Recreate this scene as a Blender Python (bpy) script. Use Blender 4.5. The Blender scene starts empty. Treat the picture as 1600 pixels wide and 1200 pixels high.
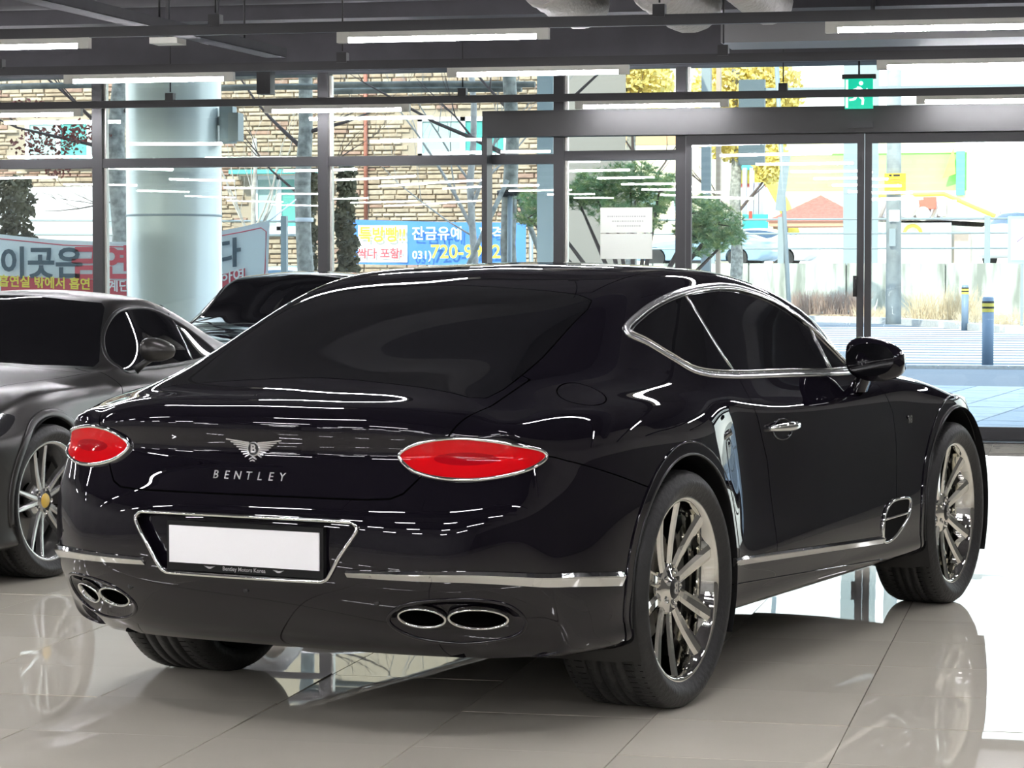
import bpy, bmesh, math, random
import numpy as np
from mathutils import Vector, Matrix
from mathutils.bvhtree import BVHTree
PI=math.pi
sc=bpy.context.scene
C=sc.collection
random.seed(7)
RNG=np.random.default_rng(3)

# ---------------- camera ----------------
FPX=3975.3
cd=bpy.data.cameras.new('camera'); cam=bpy.data.objects.new('camera',cd); C.objects.link(cam)
cd.sensor_width=36.0; cd.lens=FPX/1600*36.0; cd.clip_end=600
cam.location=(0,0,1.3627)
YAW=math.radians(102.6)
cam.rotation_euler=(PI/2-0.0436,0,YAW-PI/2)
sc.camera=cam

# ---------------- world, sun, exposure ----------------
SKY_STRENGTH=1.9
SUN_ENERGY=3.2
TUBE_EMIT=74.0
EXPOSURE=0.95
w=bpy.data.worlds.new('sky'); sc.world=w; w.use_nodes=True
nt=w.node_tree; bg=nt.nodes['Background']
geo=nt.nodes.new('ShaderNodeTexCoord'); sep=nt.nodes.new('ShaderNodeSeparateXYZ')
nt.links.new(geo.outputs['Generated'],sep.inputs[0])
cr=nt.nodes.new('ShaderNodeValToRGB')
nt.links.new(sep.outputs['Z'],cr.inputs[0])
e=cr.color_ramp.elements
e[0].position=0.0; e[0].color=(.95,.95,.93,1)
e[1].position=1.0; e[1].color=(.42,.60,.95,1)
m_=e.new(.25); m_.color=(.80,.90,1.0,1)
nt.links.new(cr.outputs[0],bg.inputs[0]); bg.inputs[1].default_value=SKY_STRENGTH
sl=bpy.data.lights.new('sun','SUN'); sl.energy=SUN_ENERGY; sl.angle=.01; sl.color=(1,.93,.80)
so=bpy.data.objects.new('sun',sl); C.objects.link(so)
# sun high behind the showroom, shining towards the far side of the street
so.rotation_euler=Vector((.35,1.0,-.80)).to_track_quat('-Z','Y').to_euler()
sc.view_settings.view_transform='Standard'; sc.view_settings.look='None'
sc.view_settings.gamma=1.0; sc.view_settings.use_curve_mapping=False
sc.view_settings.exposure=EXPOSURE
try:
    sc.cycles.use_denoising=True
    sc.cycles.use_light_tree=True
    sc.cycles.max_bounces=8; sc.cycles.transparent_max_bounces=16
    sc.cycles.caustics_reflective=False; sc.cycles.caustics_refractive=False
    sc.cycles.sample_clamp_indirect=6
except Exception: pass

# ---------------- helpers ----------------
def mat(name, col=(.5,.5,.5), rough=.5, metal=0, spec=.5, coat=0, emit=None, estr=0, alpha=1, coat_rough=.03, trans=0, noise=None, bump=None, ior=1.5):
    """principled material; noise=(scale,amount) tonal variation, bump=(scale,strength)"""
    m=bpy.data.materials.new(name); m.use_nodes=True; t=m.node_tree; b=t.nodes['Principled BSDF']
    b.inputs['Base Color'].default_value=(*col,1); b.inputs['Roughness'].default_value=rough
    b.inputs['Metallic'].default_value=metal; b.inputs['Specular IOR Level'].default_value=spec
    b.inputs['Coat Weight'].default_value=coat; b.inputs['Coat Roughness'].default_value=coat_rough
    b.inputs['IOR'].default_value=ior; b.inputs['Transmission Weight'].default_value=trans
    if emit: b.inputs['Emission Color'].default_value=(*emit,1); b.inputs['Emission Strength'].default_value=estr
    b.inputs['Alpha'].default_value=alpha
    if noise or bump:
        tc=t.nodes.new('ShaderNodeTexCoord')
    if noise:
        n=t.nodes.new('ShaderNodeTexNoise'); n.inputs['Scale'].default_value=noise[0]; n.inputs['Detail'].default_value=6
        t.links.new(tc.outputs['Object'],n.inputs['Vector'])
        mx=t.nodes.new('ShaderNodeMix'); mx.data_type='RGBA'
        a=noise[1]
        c2=noise[2] if len(noise)>2 else tuple(max(0,c*(1-a)) for c in col)
        mx.inputs[6].default_value=(*[min(1,c*(1+a)) for c in col],1); mx.inputs[7].default_value=(*c2,1)
        r=t.nodes.new('ShaderNodeValToRGB'); r.color_ramp.elements[0].position=.35; r.color_ramp.elements[1].position=.65
        t.links.new(n.outputs['Fac'],r.inputs[0]); t.links.new(r.outputs[0],mx.inputs[0]); t.links.new(mx.outputs[2],b.inputs['Base Color'])
    if bump:
        n2=t.nodes.new('ShaderNodeTexNoise'); n2.inputs['Scale'].default_value=bump[0]; n2.inputs['Detail'].default_value=3
        t.links.new(tc.outputs['Object'],n2.inputs['Vector'])
        bp=t.nodes.new('ShaderNodeBump'); bp.inputs['Strength'].default_value=bump[1]; bp.inputs['Distance'].default_value=.02
        t.links.new(n2.outputs['Fac'],bp.inputs['Height']); t.links.new(bp.outputs[0],b.inputs['Normal'])
    return m

def link(o,parent=None):
    C.objects.link(o)
    if parent is not None: o.parent=parent
    return o
def tagit(o,label=None,cat=None,group=None,kind=None):
    if label:o['label']=label
    if cat:o['category']=cat
    if group:o['group']=group
    if kind:o['kind']=kind
    return o
def empty(name,loc,rz=0,label=None,cat=None,group=None,kind=None):
    o=bpy.data.objects.new(name,None); o.empty_display_size=.2; o.location=loc; o.rotation_euler=(0,0,rz); C.objects.link(o)
    return tagit(o,label,cat,group,kind)
class MB:
    def __init__(s): s.v=[];s.f=[];s.sm=[]
    def add(s,vs,fs,smooth=False):
        o=len(s.v); s.v+=[tuple(map(float,p)) for p in vs]; s.f+=[tuple(i+o for i in f) for f in fs]; s.sm+=[smooth]*len(fs); return s
    def box(s,a,b):
        x0,y0,z0=a;x1,y1,z1=b
        return s.add([(x0,y0,z0),(x1,y0,z0),(x1,y1,z0),(x0,y1,z0),(x0,y0,z1),(x1,y0,z1),(x1,y1,z1),(x0,y1,z1)],
            [(0,3,2,1),(4,5,6,7),(0,1,5,4),(1,2,6,5),(2,3,7,6),(3,0,4,7)])
    def obox(s,c,size,rz=0,rx=0,ry=0):
        M=Matrix.Translation(c)@Matrix.Rotation(rz,4,'Z')@Matrix.Rotation(ry,4,'Y')@Matrix.Rotation(rx,4,'X')
        x,y,z=[d/2 for d in size]
        vs=[M@Vector((i,j,k)) for k in(-z,z) for i,j in((-x,-y),(x,-y),(x,y),(-x,y))]
        return s.add(vs,[(0,3,2,1),(4,5,6,7),(0,1,5,4),(1,2,6,5),(2,3,7,6),(3,0,4,7)])
    def tube(s,pts,rad,n=8,caps=True,smooth=True):
        pts=[Vector(p) for p in pts]; m=len(pts)
        rr=rad if hasattr(rad,'__len__') else [rad]*m
        vs=[];ref=None
        for i,p in enumerate(pts):
            t=(pts[min(i+1,m-1)]-pts[max(i-1,0)]).normalized()
            if ref is None: ref=Vector((0,0,1)) if abs(t.z)<.9 else Vector((1,0,0))
            a=t.cross(ref).normalized(); b=t.cross(a).normalized(); ref=-b if False else ref
            for k in range(n):
                an=2*PI*k/n; vs.append(p+a*math.cos(an)*rr[i]+b*math.sin(an)*rr[i])
        fs=[(i*n+k,i*n+(k+1)%n,(i+1)*n+(k+1)%n,(i+1)*n+k) for i in range(m-1) for k in range(n)]
        s.add(vs,fs,smooth)
        if caps:
            o=len(s.v)-n*m; s.f.append(tuple(o+k for k in range(n))[::-1]); s.f.append(tuple(o+(m-1)*n+k for k in range(n))); s.sm+=[False,False]
        return s
    def lathe(s,prof,n=32,axis='z',center=(0,0,0),closed=False,smooth=True,a0=0,a1=2*PI):
        """prof: list of (r,h)"""
        vs=[];full=abs(a1-a0-2*PI)<1e-6; K=n if full else n+1
        for k in range(K):
            a=a0+(a1-a0)*k/n;ca,sa=math.cos(a),math.sin(a)
            for r,h in prof:
                p={'z':(r*ca,r*sa,h),'y':(r*ca,h,r*sa),'x':(h,r*ca,r*sa)}[axis]
                vs.append((p[0]+center[0],p[1]+center[1],p[2]+center[2]))
        m=len(prof);fs=[]
        for k in range(n):
            k2=(k+1)%K if full else k+1
            for i in range(m if closed else m-1):
                j=(i+1)%m
                fs.append((k*m+i,k2*m+i,k2*m+j,k*m+j))
        return s.add(vs,fs,smooth)
    def prism(s,poly,z0,z1,axis='z'):
        n=len(poly)
        def P(u,v,w): return {'z':(u,v,w),'y':(u,w,v),'x':(w,u,v)}[axis]
        vs=[P(u,v,z0) for u,v in poly]+[P(u,v,z1) for u,v in poly]
        fs=[tuple(range(n))[::-1],tuple(range(n,2*n))]+[(i,(i+1)%n,n+(i+1)%n,n+i) for i in range(n)]
        return s.add(vs,fs)
    def mesh(s,name):
        me=bpy.data.meshes.new(name); me.from_pydata(s.v,[],s.f); me.polygons.foreach_set('use_smooth',s.sm); me.update(); return me
    def build(s,name,m,parent=None,loc=None,rz=0,fix=True):
        me=s.mesh(name)
        if m: me.materials.append(m)
        if fix:
            b=bmesh.new(); b.from_mesh(me); bmesh.ops.recalc_face_normals(b,faces=b.faces); b.to_mesh(me); b.free()
        o=bpy.data.objects.new(name,me)
        if loc: o.location=loc
        if rz: o.rotation_euler=(0,0,rz)
        return link(o,parent)
def inst(name,me,parent,loc=(0,0,0),rot=(0,0,0),scale=(1,1,1)):
    o=bpy.data.objects.new(name,me); o.location=loc; o.rotation_euler=rot; o.scale=scale
    return link(o,parent)
def struct(o): o['kind']='structure'; return o
_dgobj=[]
def text_mesh(s,size=1,extrude=.02,bold=0,spacing=1,align='CENTER',shear=0):
    cu=bpy.data.curves.new('t','FONT'); cu.body=s; cu.size=size; cu.extrude=extrude; cu.offset=bold; cu.space_character=spacing
    cu.align_x=align; cu.align_y='CENTER'; cu.shear=shear; cu.resolution_u=3
    ob=bpy.data.objects.new('t',cu); C.objects.link(ob)
    dg=bpy.context.evaluated_depsgraph_get(); me=bpy.data.meshes.new_from_object(ob.evaluated_get(dg)); 
    bpy.data.objects.remove(ob); bpy.data.curves.remove(cu)
    return me
# ---------------- materials ----------------
M={}
M['floor']=None
def floor_mat():
    m=bpy.data.materials.new('polished_tile'); m.use_nodes=True; t=m.node_tree; b=t.nodes['Principled BSDF']
    oi=t.nodes.new('ShaderNodeObjectInfo'); tc=t.nodes.new('ShaderNodeTexCoord')
    n=t.nodes.new('ShaderNodeTexNoise'); n.inputs['Scale'].default_value=3; n.inputs['Detail'].default_value=8
    t.links.new(tc.outputs['Object'],n.inputs['Vector'])
    mx=t.nodes.new('ShaderNodeMix'); mx.data_type='RGBA'
    mx.inputs[6].default_value=(.78,.735,.62,1); mx.inputs[7].default_value=(.72,.675,.565,1)
    t.links.new(n.outputs['Fac'],mx.inputs[0])
    hs=t.nodes.new('ShaderNodeHueSaturation'); mr=t.nodes.new('ShaderNodeMapRange')
    mr.inputs[3].default_value=.94; mr.inputs[4].default_value=1.05
    t.links.new(oi.outputs['Random'],mr.inputs[0]); t.links.new(mr.outputs[0],hs.inputs['Value'])
    t.links.new(mx.outputs[2],hs.inputs['Color']); t.links.new(hs.outputs[0],b.inputs['Base Color'])
    b.inputs['Roughness'].default_value=.012; b.inputs['IOR'].default_value=1.5
    n2=t.nodes.new('ShaderNodeTexNoise'); n2.inputs['Scale'].default_value=2.2; n2.inputs['Detail'].default_value=2
    t.links.new(tc.outputs['Object'],n2.inputs['Vector'])
    bp=t.nodes.new('ShaderNodeBump'); bp.inputs['Strength'].default_value=.10; bp.inputs['Distance'].default_value=.003
    t.links.new(n2.outputs['Fac'],bp.inputs['Height']); t.links.new(bp.outputs[0],b.inputs['Normal'])
    return m
M['tile']=floor_mat()
M['grout']=mat('tile_grout',(.16,.15,.13),.9)
def glass_mat(name,tint=(1,1,1),ior=1.52,bump=0.0,scale=.5,boost=1.0):
    m=bpy.data.materials.new(name); m.use_nodes=True; t=m.node_tree
    for n in list(t.nodes):
        if n.type!='OUTPUT_MATERIAL': t.nodes.remove(n)
    out=[n for n in t.nodes if n.type=='OUTPUT_MATERIAL'][0]
    tr=t.nodes.new('ShaderNodeBsdfTransparent'); tr.inputs[0].default_value=(*tint,1)
    gl=t.nodes.new('ShaderNodeBsdfGlossy'); gl.inputs['Roughness'].default_value=0.0; gl.inputs[0].default_value=(.9,.95,.95,1)
    fr=t.nodes.new('ShaderNodeFresnel'); fr.inputs[0].default_value=ior
    mu=t.nodes.new('ShaderNodeMath'); mu.operation='MULTIPLY'; mu.inputs[1].default_value=boost; mu.use_clamp=True
    mx=t.nodes.new('ShaderNodeMixShader')
    t.links.new(fr.outputs[0],mu.inputs[0]); t.links.new(mu.outputs[0],mx.inputs[0]); t.links.new(tr.outputs[0],mx.inputs[1]); t.links.new(gl.outputs[0],mx.inputs[2])
    t.links.new(mx.outputs[0],out.inputs[0])
    if bump:
        tc=t.nodes.new('ShaderNodeTexCoord'); oi=t.nodes.new('ShaderNodeObjectInfo')
        ad=t.nodes.new('ShaderNodeVectorMath'); ad.operation='ADD'
        t.links.new(tc.outputs['Object'],ad.inputs[0]); t.links.new(oi.outputs['Location'],ad.inputs[1])
        n=t.nodes.new('ShaderNodeTexNoise'); n.inputs['Scale'].default_value=scale; n.inputs['Detail'].default_value=0
        t.links.new(ad.outputs[0],n.inputs['Vector'])
        bp=t.nodes.new('ShaderNodeBump'); bp.inputs['Strength'].default_value=1; bp.inputs['Distance'].default_value=bump
        t.links.new(n.outputs['Fac'],bp.inputs['Height']); t.links.new(bp.outputs[0],gl.inputs['Normal'])
    return m
M['pane']=glass_mat('window_glass',(.93,.97,.95),1.5,bump=.035,scale=.45,boost=1.5)
M['frame']=mat('charcoal_aluminium',(.026,.026,.028),.45,.2)
M['frame_light']=mat('silver_bead',(.55,.55,.50),.35,.6)
M['header']=mat('grey_steel_header',(.030,.030,.030),.6,.1,noise=(3,.12))
M['ceiling']=mat('painted_ceiling',(.050,.049,.058),.75,noise=(2,.15))
M['beam']=mat('painted_beam',(.052,.051,.059),.7,noise=(4,.1))
M['track']=mat('black_track',(.02,.02,.022),.5)
M['tube']=mat('light_tube',(.9,.9,.9),.4,emit=(.97,.955,1.0),estr=TUBE_EMIT)
M['white_plastic']=mat('white_plastic',(.45,.45,.40),.45)
M['duct']=mat('foil_duct',(.30,.29,.27),.55,.2,bump=(30,.8))
M['wall_in']=mat('interior_wall_paint',(.30,.30,.30),.7,noise=(1,.1))
M['wall_beige']=mat('warm_grey_wall_paint',(.10,.098,.09),.6,noise=(1,.06))
M['wall_dark']=mat('dark_wall_paint',(.10,.10,.105),.6,noise=(1,.1))

# ---------------- the room ----------------
WY=21.02; ZG=3.07
tile_m=MB(); 
g=.0018; th=.012
tile_m.add([(g,g,0),(.6-g,g,0),(.6-g,.6-g,0),(g,.6-g,0),(g,g,-th),(.6-g,g,-th),(.6-g,.6-g,-th),(g,.6-g,-th)],
  [(0,1,2,3),(0,4,5,1),(1,5,6,2),(2,6,7,3),(3,7,4,0)])
tme=tile_m.mesh('floor_tile'); tme.materials.append(M['tile'])
floor=MB().box((-16,-8,-.25),(4.9,21.1,-.0118)).build('floor',M['grout']); struct(floor)
X0=-2.47+.6*40-24.0; Y0=7.045
tiles=[]
for i in range(-23,19):
    for j in range(-25,24):
        x=-2.47+.6*i; y=Y0+.6*j
        if x<-16 or x>4.3 or y<-8 or y>20.6: continue
        cx_,cy_=x+.3,y+.3
        # distance in front of the camera and inside the picture
        d_=cy_*math.sin(YAW)+cx_*math.cos(YAW); s_=cx_*math.sin(YAW)-cy_*math.cos(YAW)
        seen=d_>6.2 and abs(s_)<.215*d_+.6
        tiles.append((0 if seen else 1,d_ if seen else 99,x,y))
tiles.sort()
fm=MB()
for k,(vis,dd,x,y) in enumerate(tiles):
    if k<300 and not vis:
        rx,ry=RNG.normal(0,.0010,2)
        if abs(x+3.07)<.01 and 7.0<y<8.2: rx,ry=.008,.0
        inst('tile',tme,floor,(x,y,0),(rx,ry,0))
    else:
        v=[(x+g,y+g,0),(x+.6-g,y+g,0),(x+.6-g,y+.6-g,0),(x+g,y+.6-g,0)]
        fm.add(v,[(0,1,2,3)])
o=fm.build('tile_field',M['tile'],floor,fix=False); o['kind']='stuff'
# ceiling, walls
struct(MB().box((-16,-8,3.95),(4.9,21.1,4.1)).build('ceiling',M['ceiling']))
struct(MB().box((-16.2,-8,-.25),(-16,21.1,4.1)).build('wall_left',M['wall_in']))
struct(MB().box((4.9,-8,-.25),(5.1,21.1,4.1)).build('wall_right',M['wall_beige']))
struct(MB().box((-16.2,-8.2,-.25),(5.1,-8,4.1)).build('wall_back',M['wall_in']))
M['wall_upper']=mat('pale_grey_reflecting_wall',(.38,.37,.35),.7,noise=(1,.05))
struct(MB().box((4.86,-8,1.95),(4.9,20.7,3.95)).build('trim_30',M['wall_upper']))  # pale upper band, out of view, added to reflect grey in the coupe's door
# soffit above the glass
struct(MB().box((-16,20.75,ZG),(4.9,21.15,3.95)).build('trim_1',M['beam']))
# upper storeys of the building above the showroom: they shade the street
struct(MB().box((-22,-10,4.12),(14,21.4,15)).build('wall_upper',M['wall_dark']))

# curtain wall: window bays with mullions, transoms, panes
wn=0
def bay(x0,x1,cuts,name_i,base=True,bead=True):
    """one window bay between mullion centres; cuts = z of pane divisions"""
    w_=MB()
    hw=.045
    w_.box((x0-hw,WY-.06,0),(x0+hw,WY+.09,ZG))
    o=w_.build('window_%d'%name_i,M['frame']); struct(o)
    if bead: MB().box((x0+hw+.001,WY-.01,.1),(x0+hw+.022,WY+.05,ZG-.02)).build('glazing_bead',M['frame_light'],o)
    zs=[0.12]+[c for c in cuts]+[ZG]
    MB().box((x0+hw,WY-.05,0),(x1-hw,WY+.08,.12)).build('bottom_rail',M['frame'],o)
    for z in cuts:
        MB().box((x0+hw,WY-.05,z-.04),(x1-hw,WY+.08,z+.04)).build('transom',M['frame'],o)
    lo=.12
    for z in list(cuts)+[ZG+.04]:
        MB().box((x0+hw,WY+.012,lo),(x1-hw,WY+.022,z-.04)).build('pane',M['pane'],o,fix=False); lo=z+.04
    return o
xs=[-14.57,-12.515,-10.46,-8.40,-6.345,-4.285]
for i in range(len(xs)-1): bay(xs[i],xs[i+1],[2.32],i+1)
o=bay(-4.285,-3.25,[2.345],6)
# overhead panes over the door header and right hand door set
o=struct(MB().box((-3.295,WY-.06,0),(-3.21,WY+.09,ZG)).build('window_7',M['frame']))
MB().box((-3.21,WY+.012,2.72),(4.9,WY+.022,ZG)).build('pane',M['pane'],o,fix=False)
MB().box((-3.20,WY-.02,2.72),(-3.18,WY+.04,ZG)).build('glazing_bead',M['frame_light'],o)
MB().box((-2.9,WY-.04,2.82),(4.9,WY+.0,2.86)).build('head_rail',M['frame'],o)
# the second line of glazing posts in front: door surround box
o=struct(MB().box((-4.90,20.78,2.50),(4.9,20.98,2.715)).build('trim_2',M['header']))
struct(MB().box((-4.905,20.78,0),(-4.86,20.98,2.50)).build('trim_3',M['frame']))
MB().box((-1.85,20.755,2.535),(-1.65,20.78,2.585)).build('door_sensor',M['track'],o)
# sliding glass door leaves
def leaf(i,x0,x1,stL=.06,stR=.06,y=20.93):
    f=MB().box((x0,y-.025,0.0),(x0+stL,y+.025,2.50)); f.box((x1-stR,y-.025,0),(x1,y+.025,2.50)); f.box((x0+stL,y-.025,2.42),(x1-stR,y+.025,2.50)); f.box((x0+stL,y-.025,0),(x1-stR,y+.025,.115))
    o=f.build('door_%d'%i,M['frame']); struct(o)
    MB().box((x0+stL,y-.005,.115),(x1-stR,y+.005,2.42)).build('pane',M['pane'],o,fix=False)
    return o
d1=leaf(1,-3.20,-1.735,.045,.055)
d2=leaf(2,-1.73,.30,.055,.055,20.96)
d3=leaf(3,.31,4.85,.055,.055,20.96)
hnd=MB().tube([(-1.80,20.86,1.17),(-1.80,20.86,1.34)],.016,10); hnd.tube([(-1.80,20.86,1.19),(-1.80,20.905,1.19)],.008,6); hnd.tube([(-1.80,20.86,1.32),(-1.80,20.905,1.32)],.008,6)
hnd.build('door_handle',M['frame'],d1)
struct(MB().box((-16,20.62,-.011),(4.9,21.1,.012)).build('trim_4',M['frame']))
# ---------------- ceiling services ----------------
# light rows: black tracks with paired LED battens below
XT=[-14.0,-11.55,-9.0,-6.4,-3.6,-.78,2.0,4.8,7.4]
rows=[]
y=20.5
TZ=2.745
YR=[20.5,17.0,14.35,11.6,8.8,6.0,3.2,.4,-2.4,-5.2]
OFF={0:[-8.98,-6.08,-3.42,-.66,2.1,4.9],1:[-9.2,-6.42,-3.62,-.70,2.1,4.9],2:[-9.2,-6.42,-3.62,-.78,2.1,4.9]}
bat=MB().box((-.56,-.016,-.02),(.56,.016,.012)); 
em=MB(); em.lathe([(.0,-.56),(.021,-.56),(.021,.56),(.0,.56)],10,'x'); tube_me=em.mesh('light_tube'); tube_me.materials.append(M['tube'])
cap=MB().box((-.035,-.026,-.042),(.035,.026,.021)).mesh('end_cap'); cap.materials.append(M['white_plastic'])
bd=MB().box((-.60,-.022,-.012),(.60,.022,.021)).mesh('batten_body'); bd.materials.append(M['white_plastic'])
tubes_info=[]
RN=['row nearest the glass','middle row of three','front row of three']
CN=[['far out of view at left','just beyond the left edge','cut by the left edge','left of centre','right of centre over the door header','cut by the right edge','past the right edge'],
    ['far out of view at left','well beyond the left edge','just beyond the left edge','in front of the round column','at the centre','cut by the right edge','past the right edge'],
    ['far out of view at left','well beyond the left edge','just beyond the left edge','cut by the left edge','at the centre','cut by the right edge','past the right edge']]
LAB=[['white tube batten in the %s, %s'%(RN[r],q) for q in CN[r]] for r in range(3)]
ROWN=['row nearest the glass wall','second row in from the glass wall','third row in from the glass wall']
COLN=['far left','left','centre','right','far right','rightmost']
for r,yy in enumerate(YR):
    tk=MB().box((-15.8,yy-.025,TZ+.022),(4.8,yy+.025,TZ+.082)).build('light_track',M['track'])
    tagit(tk,'long black light track hanging across the ceiling, '+(ROWN[r] if r<3 else 'behind the camera'),'light track',None if r<3 else 'tracks out of view')
    tk['group']='black light tracks under the ceiling'
    xs_=[-12.2,-10.3,-7.55,-5.0,-2.35,.4,3.2]
    for x in xs_:
        if r<3 or -6<x<1:
            hk=MB();hk.box((x-.035,yy-.035,TZ+.07),(x+.035,yy+.035,TZ+.14)); hk.tube([(x,yy,TZ+.15),(x,yy,3.95)],.006,6)
            hk.build('hanger',M['track'],tk)
    xt=OFF.get(r,[-9.1,-6.3,-3.5,-.7,2.1,4.9])
    for c,x in enumerate([-14.6,-11.8]+[v for v in xt if v<4]):
        root=empty('light_batten',(x,yy,TZ),0)
        inst('light_tube',tube_me,root,(0,0,-.020))
        inst('batten_body',bd,root,(0,0,.0))
        for s in(-1,1): inst('end_cap',cap,root,(s*.595,0,0))
        if r<3: tagit(root,LAB[r][c],'ceiling light','tube battens under the ceiling')
        else: tagit(root,'glowing white tube batten on a track behind or above the camera','ceiling light','tube battens out of view')
# ceiling beams
for i,(y0,y1,z0) in enumerate([(19.2,19.6,3.35),(15.6,16.0,3.42),(10.5,10.9,3.4),(5,5.4,3.4),(0,.4,3.4)]):
    struct(MB().box((-16,y0,z0),(4.9,y1,3.95)).build('trim_%d'%(i+5),M['beam']))
# diagonal cable tray
def tray(p0,p1,wd=.16,h=.07):
    p0=Vector(p0);p1=Vector(p1);d_=(p1-p0);L=d_.length;a=math.atan2(d_.y,d_.x)
    m=MB().box((0,-wd/2,0),(L,wd/2,.006)); m.box((0,-wd/2,0),(L,-wd/2+.006,h)); m.box((0,wd/2-.006,0),(L,wd/2,h))
    return m,tuple(p0),a
m,l_,a=tray((-6.16,14.0,2.99),(-5.96,18.5,2.99))
o=m.build('cable_tray',M['beam'],None,l_,a); tagit(o,'long dark cable tray crossing the ceiling diagonally at upper left','cable tray')
rod=MB()
for t_ in(.15,.5,.85): rod.tube([((o.dimensions.x)*t_,0,0),((o.dimensions.x)*t_,0,.79)],.008,6)
rod.build('hanging_rod',M['track'],o)
for i,(x,yy) in enumerate([(-6.72,18.2),(-6.33,18.2)]):
    o=MB().box((x-.11,yy-.1,3.08),(x+.11,yy+.1,3.125)).build('ceiling_box',M['white_plastic'])
    MB().box((x-.012,yy-.012,3.125),(x+.012,yy+.012,3.95)).build('bracket',M['track'],o)
    tagit(o,['small pale box fixed under the ceiling above the cable tray, left one','small pale box fixed under the ceiling above the cable tray, right one'][i],'ceiling box')
# round duct across
dm=MB().tube([(-10,18.75,3.56),(-3.0,18.75,3.56),(-1.2,19.0,3.56)],.14,20).build('round_duct',M['beam'])
tagit(dm,'dark round air duct running along the ceiling in front of the glass wall','duct')
hg=MB()
for x in(-9,-7,-5,-3.4): hg.box((x-.01,18.74,3.66),(x+.01,18.76,3.95))
hg.build('duct_hanger',M['track'],dm)
# flexible foil ducts at top
for i,(x,r_) in enumerate([(-3.35,.13),(-2.62,.17),(-2.1,.13)]):
    pts=[];rr=[]
    for k in range(26):
        t_=k/25; pts.append((x+.10*math.sin(t_*3),15.8+t_*1.6,3.10+.32*math.sin(PI*t_)*0+.25*(abs(t_-.4))**1.3)); rr.append(r_*(1+.06*(k%2)))
    o=MB().tube(pts,rr,18).build('flexible_duct',M['duct']); tagit(o,['pale crumpled flexible duct sagging from the ceiling, left of three','pale crumpled flexible duct sagging from the ceiling, middle of three','pale crumpled flexible duct sagging from the ceiling, right of three'][i],'duct','flexible ducts at the top centre')
    MB().tube([(x,16.5,3.2),(x,16.5,3.95)],.008,6).build('hanging_strap',M['track'],o)
# flat rectangular duct
o=MB().box((-2.55,18.3,3.02),(-.1,18.9,3.22)); o.box((-.0,18.0,3.02),(.9,19.0,3.25))
o=o.build('flat_duct',mat('grey_duct',(.13,.13,.13),.5)); tagit(o,'flat grey rectangular duct under the ceiling above the exit sign','duct')
MB().box((-1.5,18.55,3.22),(-1.47,18.6,3.95)).build('duct_hanger',M['track'],o)
# emergency exit sign
ex=empty('exit_sign',(-1.755,20.62,2.68),0,'green running man exit sign hanging in front of the glass above the door','exit sign')
M['exit_green']=mat('exit_green',(.0,.25,.16),.4,emit=(.0,.42,.25),estr=.7); M['exit_white']=mat('exit_white',(.9,.9,.9),.4,emit=(.8,1,.95),estr=.6)
MB().box((-.112,-.02,0),(.112,.02,.24)).build('sign_face',M['exit_green'],ex)
MB().box((-.135,-.03,.24),(.135,.03,.275)).build('sign_housing',M['header'],ex)
MB().tube([(0,0,.27),(0,0,.40),(0,.14,.40)],.008,8).build('sign_stem',M['track'],ex)
def manfig(y=-.024,mir=1):
    m=MB()
    def bar(a,b,w_):
        a=Vector((a[0]*mir,0,a[1]));b=Vector((b[0]*mir,0,b[1]));d_=(b-a);n=Vector((-d_.z,0,d_.x)).normalized()*w_/2
        v=[a+n,a-n,b-n,b+n]
        m.add([(p.x,y,p.z) for p in v]+[(p.x,y+.004,p.z) for p in v],[(0,1,2,3),(7,6,5,4),(0,3,7,4),(1,5,6,2),(0,4,5,1),(3,2,6,7)])
    bar((.005,.175),(-.01,.11),.035);bar((-.01,.115),(.035,.075),.022);bar((.035,.075),(.03,.03),.018)
    bar((-.01,.115),(-.035,.075),.022);bar((-.035,.075),(-.075,.07),.018)
    bar((.005,.165),(.05,.14),.014);bar((.05,.14),(.07,.16),.012);bar((0,.165),(-.045,.15),.014);bar((-.045,.15),(-.05,.12),.012)
    m.lathe([(0,-.002),(.017,-.002),(.017,.002),(0,.002)],14,'y',(.018*mir,y+.002,.203))
    return m
manfig().build('running_man',M['exit_white'],ex)
MB().box((-.105,-.024,.008),(-.085,-.02,.232)).build('door_pictogram',M['exit_white'],ex)
# small loudspeaker
sp=MB().box((-6.80,20.55,2.87),(-6.68,20.68,3.07)).build('ceiling_speaker',M['track']); tagit(sp,'small black box speaker under the soffit at the top of the glass','speaker')
MB().box((-6.76,20.545,2.90),(-6.72,20.55,2.99)).build('speaker_grille',M['frame'],sp)
# paper notices taped on the glass
pm=mat('paper',(.72,.76,.70),.8); pk=mat('faint_grey_print',(.45,.48,.45),.8)
for i,(z0,z1) in enumerate([(1.70,1.91),(1.48,1.692)]):
    o=MB().box((-3.94,20.985,z0),(-3.50,20.988,z1)).build('paper_notice',pm)
    tagit(o,['white paper notice taped on the glass, upper one, with faint lettering','white paper notice taped on the glass, lower one, under the lettered one'][i],'notice')
    o.location.y=.04-.0; 
    if i==0:
        for k,(a,b_,zz) in enumerate([(-.16,.16,.13),(-.12,.14,.09),(-.08,.12,.05)]):
            m=MB()
            q=a
            while q<b_:
                w_=random.uniform(.008,.02); m.box((-3.72+q,20.983,z0+zz),(-3.72+q+w_,20.985,z0+zz+.012)); q+=w_+.006
            m.build('printed_line',pk,o)
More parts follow.
